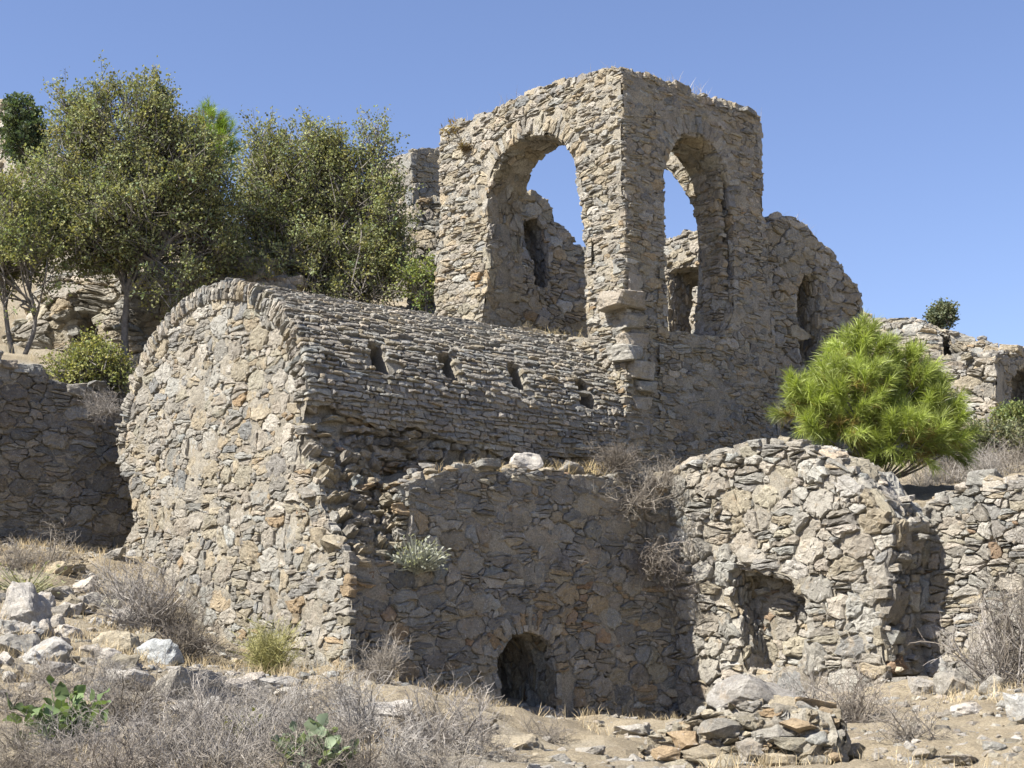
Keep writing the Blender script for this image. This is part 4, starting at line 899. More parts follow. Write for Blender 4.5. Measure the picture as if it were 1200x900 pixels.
for a in [
 (28, 732, 70, 48, 'large pale angular boulder at the left edge above dry brush', 'white'), (93, 642, 62, 26, 'long flat pale block at the foot of the shaded terrace wall', 'white'),
 (134, 640, 44, 24, 'squarish pale block wedged against the rounded gable foot', 'white'), (62, 722, 34, 18, 'small grey rock tucked right of the large angular boulder', 'grey'),
 (18, 772, 60, 30, 'dark grey boulder at the left edge below the angular boulder', 'grey'), (55, 778, 62, 30, 'low grey-white boulder beside the dark one at the left', 'white'),
 (136, 765, 50, 28, 'cream broken rock on the slope among dry twigs', 'beige'), (186, 780, 60, 30, 'light grey ridge-shaped boulder below the tangled dry bush', 'white'),
 (203, 822, 96, 54, 'largest grey boulder in the middle of the brush slope', 'pale'), (275, 812, 60, 16, 'flat white slab emerging near the gable corner', 'white'),
 (322, 806, 56, 14, 'thin white slab nearest the gable corner foot', 'white'), (306, 846, 46, 22, 'rounded white rock sunk in dry brush', 'white'), (372, 862, 64, 18, 'long low white slab among foreground brush', 'white'),
 (100, 695, 30, 18, 'small pale rock on the bare slope below the terrace wall', 'white'), (155, 720, 26, 14, 'little cream rock under the tangled dry bush', 'beige'),
 (1086, 812, 34, 28, 'pitted white rock at the foot of the shaded recess', 'white'), (1122, 815, 42, 34, 'grey rounded boulder at the foot of the far right wall', 'grey'), (1164, 812, 34, 22, 'pale rock under the right-hand dry shrub', 'pale'),
 (1136, 836, 38, 13, 'flat whitish slab on the right-hand dirt path', 'white'), (1196, 842, 34, 34, 'white boulder cut by the right edge of the picture', 'white'), (1164, 880, 26, 12, 'small grey stone lying on the right-hand dirt path', 'grey'),
 (1052, 896, 26, 10, 'small white stone at the bottom edge right of the rubble lump', 'white'), (1090, 885, 12, 12, 'little cream pebble on the right-hand dirt path', 'beige'), (1125, 893, 40, 10, 'flat pale stone at the bottom edge on the path', 'pale'),
 (295, 800, 50, 12, 'narrow white slab between the two pale slabs near the gable corner', 'white'), (345, 818, 50, 14, 'tilted pale slab in front of the gable corner', 'pale'), (255, 826, 44, 16, 'low pale rock right of the largest grey boulder', 'pale'), (420, 850, 60, 16, 'pale ledge stone half hidden by the dense bottom bush', 'pale'), (545, 850, 70, 22, 'sandy pale outcrop stone left of the niche mouth', 'beige'), (600, 880, 70, 20, 'flat sandy outcrop at the bottom centre', 'beige'), (740, 862, 44, 14, 'pale flat stone left of the fallen masonry', 'pale'), (230, 842, 50, 24, 'pale rounded rock in the brush below the largest grey boulder', 'white'), (150, 806, 46, 22, 'whitish rock at the upper edge of the foreground brush', 'white'), (455, 838, 54, 16, 'pale slab before the near corner of the niche wall', 'white'), (24, 893, 54, 14, 'flat cream slab in the bottom left corner', 'beige'), (690, 884, 34, 14, 'grey stone on the sand below the niche', 'grey'), (655, 893, 26, 10, 'small stone at the bottom centre on sandy ground', 'pale')]:
    ground_rock(*a)
rng = np.random.default_rng(88)
for i in range(105):       # pile of broken white stones at the left
    px, py = (rng.uniform(5, 170), rng.uniform(704, 798)) if i < 80 else (rng.uniform(60, 250), rng.uniform(650, 800)); w = 10 + 24 * rng.random() ** 1.6
    ground_rock(px, py, w, w * rng.uniform(0.45, 0.75), 'broken pale stone in the loose pile on the left slope', ('white', 'pale', 'beige')[int(rng.integers(3))], 'stones of the loose pile on the left slope', 'rubble_stone', 900 + i, tilt=0.4)
for i in range(46):
    px, py = (rng.uniform(1040, 1200), rng.uniform(810, 898)) if i < 20 else ((rng.uniform(160, 420), rng.uniform(700, 880)) if i < 38 else (rng.uniform(560, 760), rng.uniform(845, 898))); w = rng.uniform(6, 15)
    ground_rock(px, py, w, w * rng.uniform(0.45, 0.75), 'small loose stone scattered on the dry ground', ('white', 'pale', 'beige', 'grey')[int(rng.integers(4))], 'small stones scattered on the ground', 'scattered_stone', 1000 + i, tilt=0.4)
pz = pQ(618, 552, 0.45); loose('boulder', 'angular pale boulder resting on the grassy ledge below the vault', 'rock', aq(pz[0], 0.45, pz[1]), (0.58, 0.42, 0.34), 5, 'white', yaw=0.7, tilt=0.1, sink=0.25)
pz = pQ(665, 556, 0.5); loose('boulder', 'lower flat rock just right of the ledge boulder', 'rock', aq(pz[0], 0.5, pz[1]), (0.45, 0.34, 0.2), 6, 'pale', yaw=0.7, sink=0.25)
P = at(886, 832, 12.9); loose('boulder', 'big white tilted boulder on top of the fallen masonry lump', 'rock', P, (0.80, 0.5, 0.42), 8, 'white', yaw=-0.2, tilt=0.3, sink=0.3)
P = at(945, 836, 12.8); loose('boulder', 'tawny flat rock at the right end of the fallen masonry', 'rock', P, (0.5, 0.36, 0.16), 9, 'ochre', yaw=0.1, tilt=0.15, sink=0.3)

# ------------------------------------------------------------------ plants
def tubes(P, R, sides=3):
    """many tapered tubes at once: P (n,m,3), R (n,m)"""
    n, m, _ = P.shape; T = np.gradient(P, axis=1); T /= np.maximum(np.linalg.norm(T, axis=2, keepdims=True), 1e-9)
    ref = np.where(np.abs(T[..., 2:3]) > 0.9, np.array([1.0, 0, 0]), np.array([0, 0, 1.0])); X = np.cross(T, ref); X /= np.maximum(np.linalg.norm(X, axis=2, keepdims=True), 1e-9); Y = np.cross(T, X)
    a = np.arange(sides) * 2 * math.pi / sides
    V = P[:, :, None] + R[:, :, None, None] * (np.cos(a)[None, None, :, None] * X[:, :, None] + np.sin(a)[None, None, :, None] * Y[:, :, None])
    idx = np.arange(n * m * sides).reshape(n, m, sides); nx = np.roll(idx, -1, 2)
    Q = np.stack([idx[:, :-1], nx[:, :-1], nx[:, 1:], idx[:, 1:]], -1).reshape(-1, 4)
    return V.reshape(-1, 3), Q
def unit(v): return v / np.maximum(np.linalg.norm(v, axis=-1, keepdims=True), 1e-9)
def leaves_mesh(name, C, D, Ln, Wd, cols, rng, mat='leaf', fold=0.25, up=0.6):
    """one folded rhombic leaf per row"""
    n = len(C); N_ = unit(rng.normal(size=(n, 3)) + np.array([0, 0, up])); S = unit(np.cross(D, N_)); N_ = np.cross(S, D)
    L, W = Ln[:, None], Wd[:, None]
    V = np.stack([C, C + D * L * 0.45 + S * W + N_ * W * fold, C + D * L - N_ * L * 0.12, C + D * L * 0.45 - S * W + N_ * W * fold], 1).reshape(-1, 3)
    b = np.arange(n)[:, None] * 4; T = np.concatenate([b + np.array([[0, 1, 2]]), b + np.array([[0, 2, 3]])])
    return mesh_arrays(name, V, None, T, np.repeat(cols, 4, 0), mat)
def broad_leaves(name, C, D, Ln, Wd, cols, rng, mat='leaf', up=1.2):
    n = len(C); N_ = unit(rng.normal(size=(n, 3)) * 0.7 + np.array([0, 0, up])); S = unit(np.cross(D, N_)); N_ = np.cross(S, D); ts = np.array([0.0, 0.12, 0.35, 0.6, 0.82, 1.0]); ws = np.array([0.04, 0.55, 0.98, 0.92, 0.55, 0.05])
    wig = 1 + 0.12 * rng.normal(size=(n, 6)); droop = rng.uniform(0.05, 0.35, (n, 1)); L = Ln[:, None, None]; W = (Wd[:, None] * ws * wig)[..., None]
    mid = C[:, None] + D[:, None] * ts[None, :, None] * L - N_[:, None] * (droop * ts ** 2)[..., None] * L; lift = N_[:, None] * W * 0.28 + N_[:, None] * (Wd[:, None] * 0.16 * rng.normal(size=(n, 6)))[..., None]
    V = np.stack([mid + S[:, None] * W + lift, mid, mid - S[:, None] * W + lift], 2).reshape(-1, 3); b = np.arange(n)[:, None] * 18; Q = []
    for i in range(5):
        for j in range(2): Q.append(b + np.array([[i * 3 + j, i * 3 + j + 1, (i + 1) * 3 + j + 1, (i + 1) * 3 + j]]))
    return mesh_arrays(name, V, np.concatenate(Q), None, np.repeat(cols, 18, 0), mat, True)
def make_tree(name, label, base, stems, lobes, rng, leafcol, nclu, leaf=(0.04, 0.07), per=17, trunk_r=0.075, group=None, twig=(0.18, 0.46), cat='tree'):
    base = np.array(base, float); e = bpy.data.objects.new(name, None); COL.objects.link(e); e.location = tuple(base); tag(e, label, cat, group)
    LC = np.array([l[0] for l in lobes]); LR = np.array([l[1] for l in lobes]); vol = LR.prod(1) ** 0.75; pick_ = rng.choice(len(lobes), nclu, p=vol / vol.sum())
    d = unit(rng.normal(size=(nclu, 3))); r = rng.random(nclu) ** (1 / 2.6); r *= 1 + 0.10 * rng.normal(size=nclu)
    C = LC[pick_] + d * r[:, None] * LR[pick_]
    dens = vnoise(C, 2.1, 61, 2); lim = -0.10 if nclu > 1000 else -9; C = C[dens > lim]; d = d[dens > lim]; n = len(C)
    dirn = unit(d * 0.8 + rng.normal(size=(n, 3)) * 0.55 + np.array([0, 0, 0.55])); tl = rng.uniform(*twig, n)
    t = rng.random((n, per)) ** 0.8; pos = C[:, None] + dirn[:, None] * (tl[:, None] * t)[..., None] + rng.normal(size=(n, per, 3)) * 0.045
    ld = unit(dirn[:, None] * 0.6 + rng.normal(size=(n, per, 3)) * 0.8); cl = np.clip(1 + 0.22 * rng.normal(size=(n, 1)) + 0.11 * rng.normal(size=(n, per)), 0.45, 1.7)
    hue = rng.normal(size=(n, 1)) * 0.07 + rng.normal(size=(n, per)) * 0.03; base_c = np.array(leafcol)
    cols = base_c[None, None] * cl[..., None] * np.stack([1 + hue, np.ones_like(hue), 1 - hue], -1)
    m = n * per; sz = rng.uniform(*leaf, m)
    link('crown', leaves_mesh('crown', pos.reshape(-1, 3) - base, ld.reshape(-1, 3), sz, sz * rng.uniform(0.26, 0.4, m), np.clip(cols.reshape(-1, 3), 0.01, 0.6), rng), e)
    # trunk and limbs
    Vs, Qs, o = [], [], 0
    def addt(P, R, sides=7):
        nonlocal o
        V, Q = tubes(np.array(P)[None], np.array(R)[None], sides); Vs.append(V); Qs.append(Q + o); o += len(V)
    for k_, st in enumerate(stems):
        P = smooth_poly(np.array(st), 2); P = P + np.c_[0.03 * vnoise(P, 1.5, 3 + k_, 2), 0.03 * vnoise(P, 1.5, 9 + k_, 2), np.zeros(len(P))]
        R = np.linspace(trunk_r, trunk_r * 0.45, len(P)); addt(P - base, R, 8)
        for c_, r_ in lobes:
            a = P[int(len(P) * rng.uniform(0.55, 0.98)) - 1]; c_ = np.array(c_)
            for q in range(3):
                tip = c_ + unit(rng.normal(size=3)) * np.array(r_) * 0.65; mid = a * 0.5 + tip * 0.5 + rng.normal(size=3) * 0.12 + np.array([0, 0, 0.1])
                L = smooth_poly(np.array([a, mid, tip]), 2); addt(L - base, np.linspace(trunk_r * 0.38, 0.008, len(L)), 5)
    link('trunk', mesh_arrays('trunk', np.vstack(Vs), np.vstack(Qs), mat='bark', smooth=True), e)
    V, Q = tubes(np.stack([C - dirn * 0.25, C, C + dirn * tl[:, None]], 1) - base, np.tile([0.009, 0.006, 0.003], (n, 1)), 3)
    link('twigs', mesh_arrays('twigs', V, Q, mat='bark'), e)['kind'] = 'stuff'
    return e
def lob(px, py, rx, ry, Y, dz=None):
    P = at(px, py, Y); s_ = Y / FPX; return (P, (rx * s_, (dz or rx) * s_, ry * s_))
OL = (0.235, 0.24, 0.11)
rng = np.random.default_rng(5)
b = at(147, 424, 25.2)
make_tree('broadleaf_tree', 'tall olive-green tree with slender bare trunk behind the rounded gable', b, [[b - ZV * 0.2, at(146, 385, 25.2), at(152, 330, 25.2), at(165, 280, 25.2)], [at(150, 350, 25.2), at(180, 310, 25.0), at(200, 280, 25)]],
    [lob(150, 180, 70, 80, 25.4), lob(100, 220, 62, 62, 25.2), lob(200, 215, 62, 80, 25.3), lob(150, 265, 85, 45, 25.1), lob(105, 285, 50, 35, 25.0), lob(225, 280, 45, 40, 25.2), lob(172, 134, 36, 34, 25.4), lob(216, 172, 27, 46, 25.5), lob(82, 145, 20, 48, 25.4), lob(70, 250, 35, 35, 25.2), lob(185, 116, 11, 26, 25.4), lob(120, 150, 30, 50, 25.3), lob(240, 245, 30, 52, 25.5), lob(205, 335, 34, 26, 24.9), lob(250, 290, 30, 30, 25.6), lob(58, 205, 18, 30, 25.4)],
    rng, (0.20, 0.212, 0.10), 6900)
b = at(400, 352, 26.8)
make_tree('broadleaf_tree', 'wide multi-stemmed olive-green tree between the tall tree and the tower', b, [[b - ZV * 0.5, at(380, 320, 26.8), at(350, 260, 26.8)], [b - ZV * 0.5, at(410, 310, 26.7), at(420, 240, 26.7)], [b - ZV * 0.5, at(450, 315, 26.6), at(465, 270, 26.6)]],
    [lob(325, 240, 55, 70, 26.8), lob(375, 240, 50, 75, 26.9), lob(424, 250, 50, 72, 26.8), lob(448, 290, 34, 50, 26.6), lob(345, 300, 60, 40, 26.6), lob(400, 310, 60, 40, 26.5), lob(298, 280, 30, 50, 26.8), lob(310, 175, 22, 32, 26.8), lob(365, 180, 34, 32, 26.9), lob(440, 175, 18, 36, 26.8), lob(400, 190, 30, 30, 26.9), lob(466, 322, 18, 26, 26.5), lob(458, 255, 18, 34, 26.7), lob(280, 310, 36, 34, 26.7), lob(340, 335, 60, 22, 26.3), lob(430, 340, 50, 24, 26.2), lob(318, 240, 40, 58, 27.7), lob(370, 260, 60, 70, 27.8), lob(430, 290, 40, 56, 27.6)],
    rng, (0.21, 0.222, 0.105), 6800, trunk_r=0.06)
b = at(20, 425, 24.3)
make_tree('broadleaf_tree', 'low olive-green tree cut by the left edge above the terrace wall', b, [[b - ZV * 0.2, at(45, 380, 24.3), at(35, 340, 24.3)], [b - ZV * 0.2, at(5, 370, 24.3), at(0, 320, 24.3)]],
    [lob(0, 290, 55, 60, 24.3), lob(35, 310, 35, 50, 24.2), lob(-40, 310, 60, 60, 24.3), lob(10, 345, 40, 28, 24.1), lob(5, 240, 30, 30, 24.3)], rng, (0.22, 0.235, 0.10), 2300, trunk_r=0.05)
b = at(27, 200, 36)
make_tree('dark_shrub', 'dark green shrub on top of the ruin at the upper left', b, [[b, at(28, 175, 36), at(28, 150, 36)]], [lob(26, 140, 16, 24, 36), lob(30, 165, 20, 26, 36)], rng, (0.075, 0.10, 0.05), 240, trunk_r=0.05, cat='shrub', leaf=(0.08, 0.13))
b = at(1103, 388, 38.5)
make_tree('round_shrub', 'small round grey-green bush alone on the skyline', b, [[b - ZV * 0.3, at(1103, 376, 38.5), at(1103, 370, 38.5)]], [lob(1103, 370, 13, 11, 38.5), lob(1099, 372, 11, 9, 38.5), lob(1108, 370, 10, 10, 38.4)], rng, (0.115, 0.13, 0.075), 300, trunk_r=0.04, cat='shrub', leaf=(0.05, 0.09), twig=(0.05, 0.2))
b = at(105, 448, 23.4)
make_tree('green_shrub', 'light yellow-green shrub growing on top of the terrace wall', b, [[b - ZV * 0.2, at(100, 440, 23.4), at(95, 430, 23.4)]], [lob(85, 440, 28, 16, 23.3), lob(115, 430, 26, 22, 23.4), lob(135, 440, 18, 16, 23.4), lob(105, 420, 14, 22, 23.5)], rng, (0.24, 0.245, 0.09), 420, trunk_r=0.02, cat='shrub', leaf=(0.035, 0.065), twig=(0.12, 0.3))
b = at(500, 352, 26)
make_tree('green_shrub', 'little bright green shrub at the tower foot beside the wide tree', b, [[b - ZV * 0.3, at(498, 340, 26), at(496, 332, 26)]], [lob(494, 334, 14, 20, 26)], rng, (0.2, 0.23, 0.075), 90, trunk_r=0.02, cat='shrub', leaf=(0.04, 0.07))
for px, py, rx, ry, Y, lab, cc in ((1165, 520, 40, 22, 26.5, 'grey-green low shrub on the bank below the skyline ruins', (0.15, 0.155, 0.085)), (1090, 480, 34, 22, 28.5, 'olive shrub behind the pine crown on the right bank', (0.15, 0.155, 0.075)), (1192, 490, 22, 10, 29.0, 'green patch of low shrub at the right edge under the niched wall', (0.16, 0.19, 0.07))):
    b = at(px, py + ry, Y); make_tree('bank_shrub', lab, b, [[b - ZV * 0.3, at(px, py, Y), at(px + 3, py - 4, Y)]], [lob(px, py, rx, ry, Y), lob(px - rx * 0.5, py + 4, rx * 0.6, ry * 0.8, Y - 0.1), lob(px + rx * 0.5, py + 2, rx * 0.6, ry * 0.9, Y - 0.1)], rng, cc, 330, trunk_r=0.03, cat='shrub', leaf=(0.04, 0.07), twig=(0.1, 0.25))

def make_pine(name, label, base, top, lobes, rng, ntuft, col, nl=(0.13, 0.19), per=85, trunk_r=0.09, shoot=0.22):
    base = np.array(base, float); e = bpy.data.objects.new(name, None); COL.objects.link(e); e.location = tuple(base); tag(e, label, 'pine tree')
    LC = np.array([l[0] for l in lobes]); LR = np.array([l[1] for l in lobes]); vol = LR.prod(1) ** 0.7; pk = rng.choice(len(lobes), ntuft, p=vol / vol.sum())
    d = unit(rng.normal(size=(ntuft, 3)) + np.array([0, 0, 0.25])); r = rng.random(ntuft) ** (1 / 3.2); C = LC[pk] + d * r[:, None] * LR[pk]
    kp = vnoise(C, 2.2, 33, 2) > -0.32; C = C[kp]; d = d[kp]; r = r[kp]; ntuft = len(C)
    ax = unit(d * 0.9 + np.array([0, 0, 0.65]) + rng.normal(size=(ntuft, 3)) * 0.25)
    t = rng.random((ntuft, per)); P0 = C[:, None] + ax[:, None] * (t * shoot)[..., None]
    rd = unit(rng.normal(size=(ntuft, per, 3))); nd = unit(ax[:, None] * rng.uniform(0.35, 1.5, (ntuft, per, 1)) + rd * 0.85 + rng.normal(size=(ntuft, 1, 3)) * 0.15)
    L = rng.uniform(*nl, (ntuft, per)); S = unit(np.cross(nd, rng.normal(size=(ntuft, per, 3)))) * 0.0028
    tip = P0 + nd * L[..., None] - np.array([0, 0, 1.0]) * (L ** 2 * 0.5)[..., None]; mid = P0 + nd * (L * 0.55)[..., None]
    V = np.stack([P0 - S, P0 + S, mid + S, tip, mid - S], 2).reshape(-1, 3) - base; n = ntuft * per; bb = np.arange(n)[:, None] * 5
    cl = np.clip(1 + 0.22 * rng.normal(size=(ntuft, 1, 1)) + 0.15 * rng.normal(size=(ntuft, per, 1)), 0.4, 1.6); old = (t < 0.28)[..., None] * (rng.random((ntuft, 1, 1)) < 0.45) * 0.8
    cc = np.repeat(((np.array(col) * (1 - old) + np.array([0.24, 0.16, 0.07]) * old) * cl).reshape(-1, 3), 5, 0)
    link('needles', mesh_arrays('needles', V, bb + np.array([[0, 1, 2, 4]]), bb + np.array([[4, 2, 3]]), np.clip(cc, 0.01, 0.7), 'needle'), e)
    top = np.array(top); tr = smooth_poly(np.array([base - ZV * 0.3, base * 0.6 + top * 0.4 + np.array([0.05, 0, 0]), top]), 2); Vs, Qs, o = [], [], 0
    V, Q = tubes((tr - base)[None], np.linspace(trunk_r, 0.015, len(tr))[None], 8); Vs.append(V); Qs.append(Q); o += len(V)
    for c in C[::3]:
        a = tr[np.argmin(np.linalg.norm(tr - (c - ZV * 0.35), axis=1))]; L = smooth_poly(np.array([a, a * 0.5 + c * 0.5 - ZV * 0.08, c]), 1) - base
        V, Q = tubes(L[None], np.linspace(0.022, 0.006, len(L))[None], 4); Vs.append(V); Qs.append(Q + o); o += len(V)
    link('trunk', mesh_arrays('trunk', np.vstack(Vs), np.vstack(Qs), mat='bark', smooth=True), e)
b = at(1027, 578, 20.6)
make_pine('young_pine', 'bright yellow-green young pine growing behind the projecting wall', b, at(1015, 395, 20.6),
    [lob(1008, 428, 26, 30, 20.6), lob(998, 475, 46, 36, 20.4), lob(1050, 470, 40, 34, 20.7), lob(1088, 495, 34, 28, 20.6), lob(1050, 518, 50, 22, 20.3), lob(950, 482, 24, 16, 20.5), lob(926, 468, 10, 8, 20.5), lob(980, 512, 30, 16, 20.2), lob(1105, 515, 20, 16, 20.5), lob(1012, 402, 8, 12, 20.6), lob(1065, 440, 14, 14, 20.7)], np.random.default_rng(6), 560, (0.25, 0.295, 0.075), nl=(0.12, 0.26), per=140, shoot=0.30)
b = at(245, 330, 36)
make_pine('distant_pine', 'bright green pine top peeping out behind the tall olive-green tree', b, at(245, 140, 36), [lob(246, 148, 14, 18, 36), lob(262, 166, 12, 14, 36), lob(245, 185, 24, 24, 36)], np.random.default_rng(7), 190, (0.17, 0.24, 0.04), nl=(0.16, 0.24), per=90, shoot=0.3)

# dry thorny brush: branching bare twigs
def brush_mesh(seed, n1=34, spread=1.0, tall=1.0, n2=8, n3=4, r=0.0055, green=0.0, tone=(0.235, 0.21, 0.175)):
    rng = np.random.default_rng(seed); Ps, Rs = [], []
    def paths(S, D, L, curl, m=5):
        n = len(S); P = np.zeros((n, m, 3)); P[:, 0] = S; d = D.copy()
        for i in range(1, m): d = unit(d + rng.normal(size=(n, 3)) * curl); P[:, i] = P[:, i - 1] + d * (L / (m - 1))[:, None]
        return P
    az = rng.uniform(0, 6.283, n1); el = rng.uniform(0.25, 1.45, n1); D = np.c_[np.cos(az) * np.cos(el) * spread, np.sin(az) * np.cos(el) * spread, np.sin(el) * tall]; D = unit(D)
    S = np.c_[rng.normal(size=(n1, 2)) * 0.09 * spread, np.full(n1, -0.05)]; P1 = paths(S, D, rng.uniform(0.35, 0.75, n1), 0.25)
    Ps.append(P1); Rs.append(np.tile(np.linspace(r * 1.8, r * 0.7, 5), (n1, 1)))
    def sub(P, k, lo, hi, r0):
        n = len(P); j = rng.integers(1, P.shape[1], (n, k)); f = rng.random((n, k, 1)); ii = np.arange(n)[:, None]
        S = (P[ii, j] * f + P[ii, j - 1] * (1 - f)).reshape(-1, 3); D = unit(unit(P[ii, j] - P[ii, j - 1]) * 0.7 + rng.normal(size=(n, k, 3)) * 0.6 + np.array([0, 0, 0.25])).reshape(-1, 3)
        Q = paths(S, D, rng.uniform(lo, hi, len(S)), 0.35, 4); Ps.append(Q); Rs.append(np.tile(np.linspace(r0, r0 * 0.5, 4), (len(S), 1))); return Q
    P2 = sub(P1, n2, 0.15, 0.38, r * 0.62); sub(P2, n3, 0.07, 0.2, r * 0.45)
    Vs, Qs, Cs, o = [], [], [], 0
    for P, R in zip(Ps, Rs):
        V, Q = tubes(P, R, 3); Vs.append(V); Qs.append(Q + o); o += len(V); n = P.shape[0]
        c = np.array(tone) * np.clip(1 + 0.25 * rng.normal(size=(n, 1)), 0.45, 1.6); c = c * (1 - green) + np.array([0.2, 0.2, 0.09]) * green; Cs.append(np.repeat(c, P.shape[1] * 3, 0))
    return mesh_arrays('dry_brush', np.vstack(Vs), np.vstack(Qs), None, np.clip(np.vstack(Cs), 0.02, 0.6), 'twig')
BR = [brush_mesh(400 + i, tone=((0.245, 0.225, 0.20), (0.16, 0.14, 0.115), (0.30, 0.28, 0.25), (0.205, 0.18, 0.15))[i]) for i in range(4)] + [brush_mesh(410 + i, 26, 1.4, 0.6) for i in range(2)] + [brush_mesh(420, 30, 0.5, 1.4, 6, 3), brush_mesh(421, 60, 0.5, 1.5, 9, 4, green=0.0, tone=(0.30, 0.285, 0.12))]
def bush(P, size, label, group=None, kind=None, rz=0, name='dry_bush', sq=1.0, rng_=random.Random(3)):
    o = link(name, BR[kind if kind is not None else rng_.randrange(6)], None, tuple(P)); o.rotation_euler = (rng_.uniform(-0.15, 0.15), rng_.uniform(-0.15, 0.15), rng_.uniform(0, 6.28)); o.scale = (size, size, size * sq); return tag(o, label, 'bush', group)
def gb(px, py, wpx, label, group=None, kind=None, sq=1.0, name='dry_bush'):
    P = ground_hit(px, py); return bush(P, wpx * np.linalg.norm(P - CAM) / FPX / 1.25, label, group, kind, name=name, sq=sq)
for a in [(165, 735, 130, 'large tangled grey dry bush on the slope before the rounded gable', None, 0, 1.1), (215, 770, 110, 'grey dry bush overlapping the right side of the large tangled bush', None, 1), (150, 715, 110, 'dense grey dry bush at the upper left of the large tangled bush', None, 2), (195, 745, 120, 'dark-stemmed dry bush in the heart of the tangled thicket', None, 1), (60, 665, 90, 'dry bush at the foot of the shaded terrace wall', None, 4), (20, 665, 70, 'dry bush at the left edge under the terrace wall', None, 5),
          (930, 860, 120, 'brown dry bush directly right of the white tilted boulder', None, 2), (1000, 850, 130, 'broad brown dry bush before the projecting wall', None, 3), (1060, 868, 100, 'brown dry bush nearest the right-hand dirt path', None, 4), (1178, 806, 150, 'tall grey dry shrub at the right edge before the far right wall', None, 0, 1.3), (1212, 800, 150, 'upper grey dry shrub cut by the right edge', None, 1, 1.9),
          (450, 800, 90, 'thin-stalked dry bush at the near corner of the niche wall', None, 6, 1.2), (520, 880, 150, 'wide dry bush in the bottom centre below the niche', None, 0), (420, 870, 140, 'dense dry bush left of the bottom centre one', None, 2), (640, 865, 70, 'low dry tuft of twigs before the dark niche', None, 5), (560, 835, 50, 'small dry bush left of the dark niche', None, 4),
          (850, 805, 70, 'sparse dry bush against the projecting wall foot', None, 3), (720, 800, 50, 'small dry bush in the shaded corner right of the niche', None, 5)]:
    gb(*a[:6], **({'sq': a[6]} if len(a) > 6 else {}))
for i, (px, py, w) in enumerate([(20, 830, 110), (90, 812, 90), (150, 850, 130), (240, 850, 120), (300, 878, 130), (190, 885, 130), (90, 890, 110), (350, 840, 100), (15, 880, 90), (270, 905, 140), (380, 905, 120), (470, 908, 120), (130, 925, 130), (330, 925, 140), (40, 800, 60), (250, 820, 70), (400, 830, 80), (210, 915, 120), (590, 895, 70), (120, 830, 90), (230, 880, 120), (330, 865, 110), (490, 870, 110), (50, 910, 110), (150, 905, 120), (250, 930, 130), (420, 930, 130), (520, 915, 110), (370, 885, 100), (560, 870, 70), (10, 915, 90), (300, 830, 60), (130, 800, 60), (430, 800, 60)]):
    gb(px, py, w, 'grey dry bush in the foreground brush belt', 'dry bushes of the foreground belt')
for px, py, w, Y, lab in ((1150, 560, 90, 23.0, 'dry grey bush on the bank right of the pine trunk'), (1190, 560, 80, 23.2, 'dry grey bush at the right edge above the far right wall'), (1110, 572, 70, 22.4, 'small dry bush just behind the far right wall top'), (1165, 530, 70, 25, 'dry bush higher on the bank right of the pine'), (1125, 545, 80, 23.6, 'dry bush touching the right side of the pine crown'), (1185, 520, 70, 26, 'dry bush at the right edge halfway up the bank'), (1140, 500, 60, 28, 'dry bush just below the pale broken wall'), (1080, 570, 60, 22.0, 'low dry bush right beside the pine trunk')):
    P = at(px, py, Y); P[2] = max(tz(P[0], P[1]), P[2] - 0.3); bush(P, w * Y / FPX / 1.25, lab)
for px, py, Q, w, lab in ((745, 590, 0.95, 105, 'dry bush hanging over the top corner of the niche wall'), (765, 648, 0.95, 95, 'dry twigs trailing down the corner below the overhanging bush'), (722, 548, 0.7, 80, 'upright dry bush on the ledge end beside the tower foot'), (775, 568, 0.9, 75, 'dry bush between the ledge and the projecting wall top'), (660, 655, 0.86, 40, 'wispy dry plant rooted in the middle of the niche wall')):
    p = pQ(px, py, Q); o = bush(aq(p[0], Q, p[1]), w / 92 / 1.25, lab)
    if 'trailing' in lab or 'wispy' in lab: o.rotation_euler = (2.6, 0.3, 0.5)
p = pA(135, 480, -0.1); bush(aq(-0.1, -5.4, p[1]), 0.55, 'dry bush hanging beside the left end of the gable arch')
gb(316, 790, 105, 'wispy olive-green upright shrub at the gable foot', None, 7, 1.0, name='green_shrub')

# leafy green plants
def leafy(P, n, label, col, ll, wl, spread, up, seed, cat='plant', name='leafy_plant'):
    rng = np.random.default_rng(seed); az = rng.uniform(0, 6.283, n); el = rng.uniform(0.2, 1.3, n); D = unit(np.c_[np.cos(az) * np.cos(el), np.sin(az) * np.cos(el), np.sin(el) * up]); Ln = rng.uniform(*ll, n)
    C = D * (spread * rng.random(n) ** 0.6)[:, None] + rng.normal(size=(n, 3)) * spread * 0.12; C[:, 2] = np.abs(C[:, 2])
    e = bpy.data.objects.new(name, None); COL.objects.link(e); e.location = tuple(P); tag(e, label, cat)
    cols = np.array(col) * np.clip(1 + 0.2 * rng.normal(size=(n, 1)), 0.5, 1.5); ld = unit(D + rng.normal(size=(n, 3)) * 0.5)
    link('foliage', broad_leaves('foliage', C, ld, Ln, Ln * wl * 1.2, cols, rng) if ll[1] > 0.12 and n < 100 else leaves_mesh('foliage', C, ld, Ln, Ln * wl, cols, rng, up=1.2), e)
    V, Q = tubes(np.stack([np.zeros((n, 3)) + rng.normal(size=(n, 3)) * 0.02, C * 0.6 - ZV * 0.02, C], 1), np.tile([0.006, 0.005, 0.003], (n, 1)), 3)
    link('stems', mesh_arrays('stems', V, Q, None, np.tile(np.array(col) * 0.9, (len(V), 1)), 'twig'), e)
leafy(ground_hit(72, 866), 95, 'glossy dark green broad-leaved plant in the foreground brush', (0.125, 0.175, 0.075), (0.06, 0.15), 0.36, 0.36, 1.0, 1)
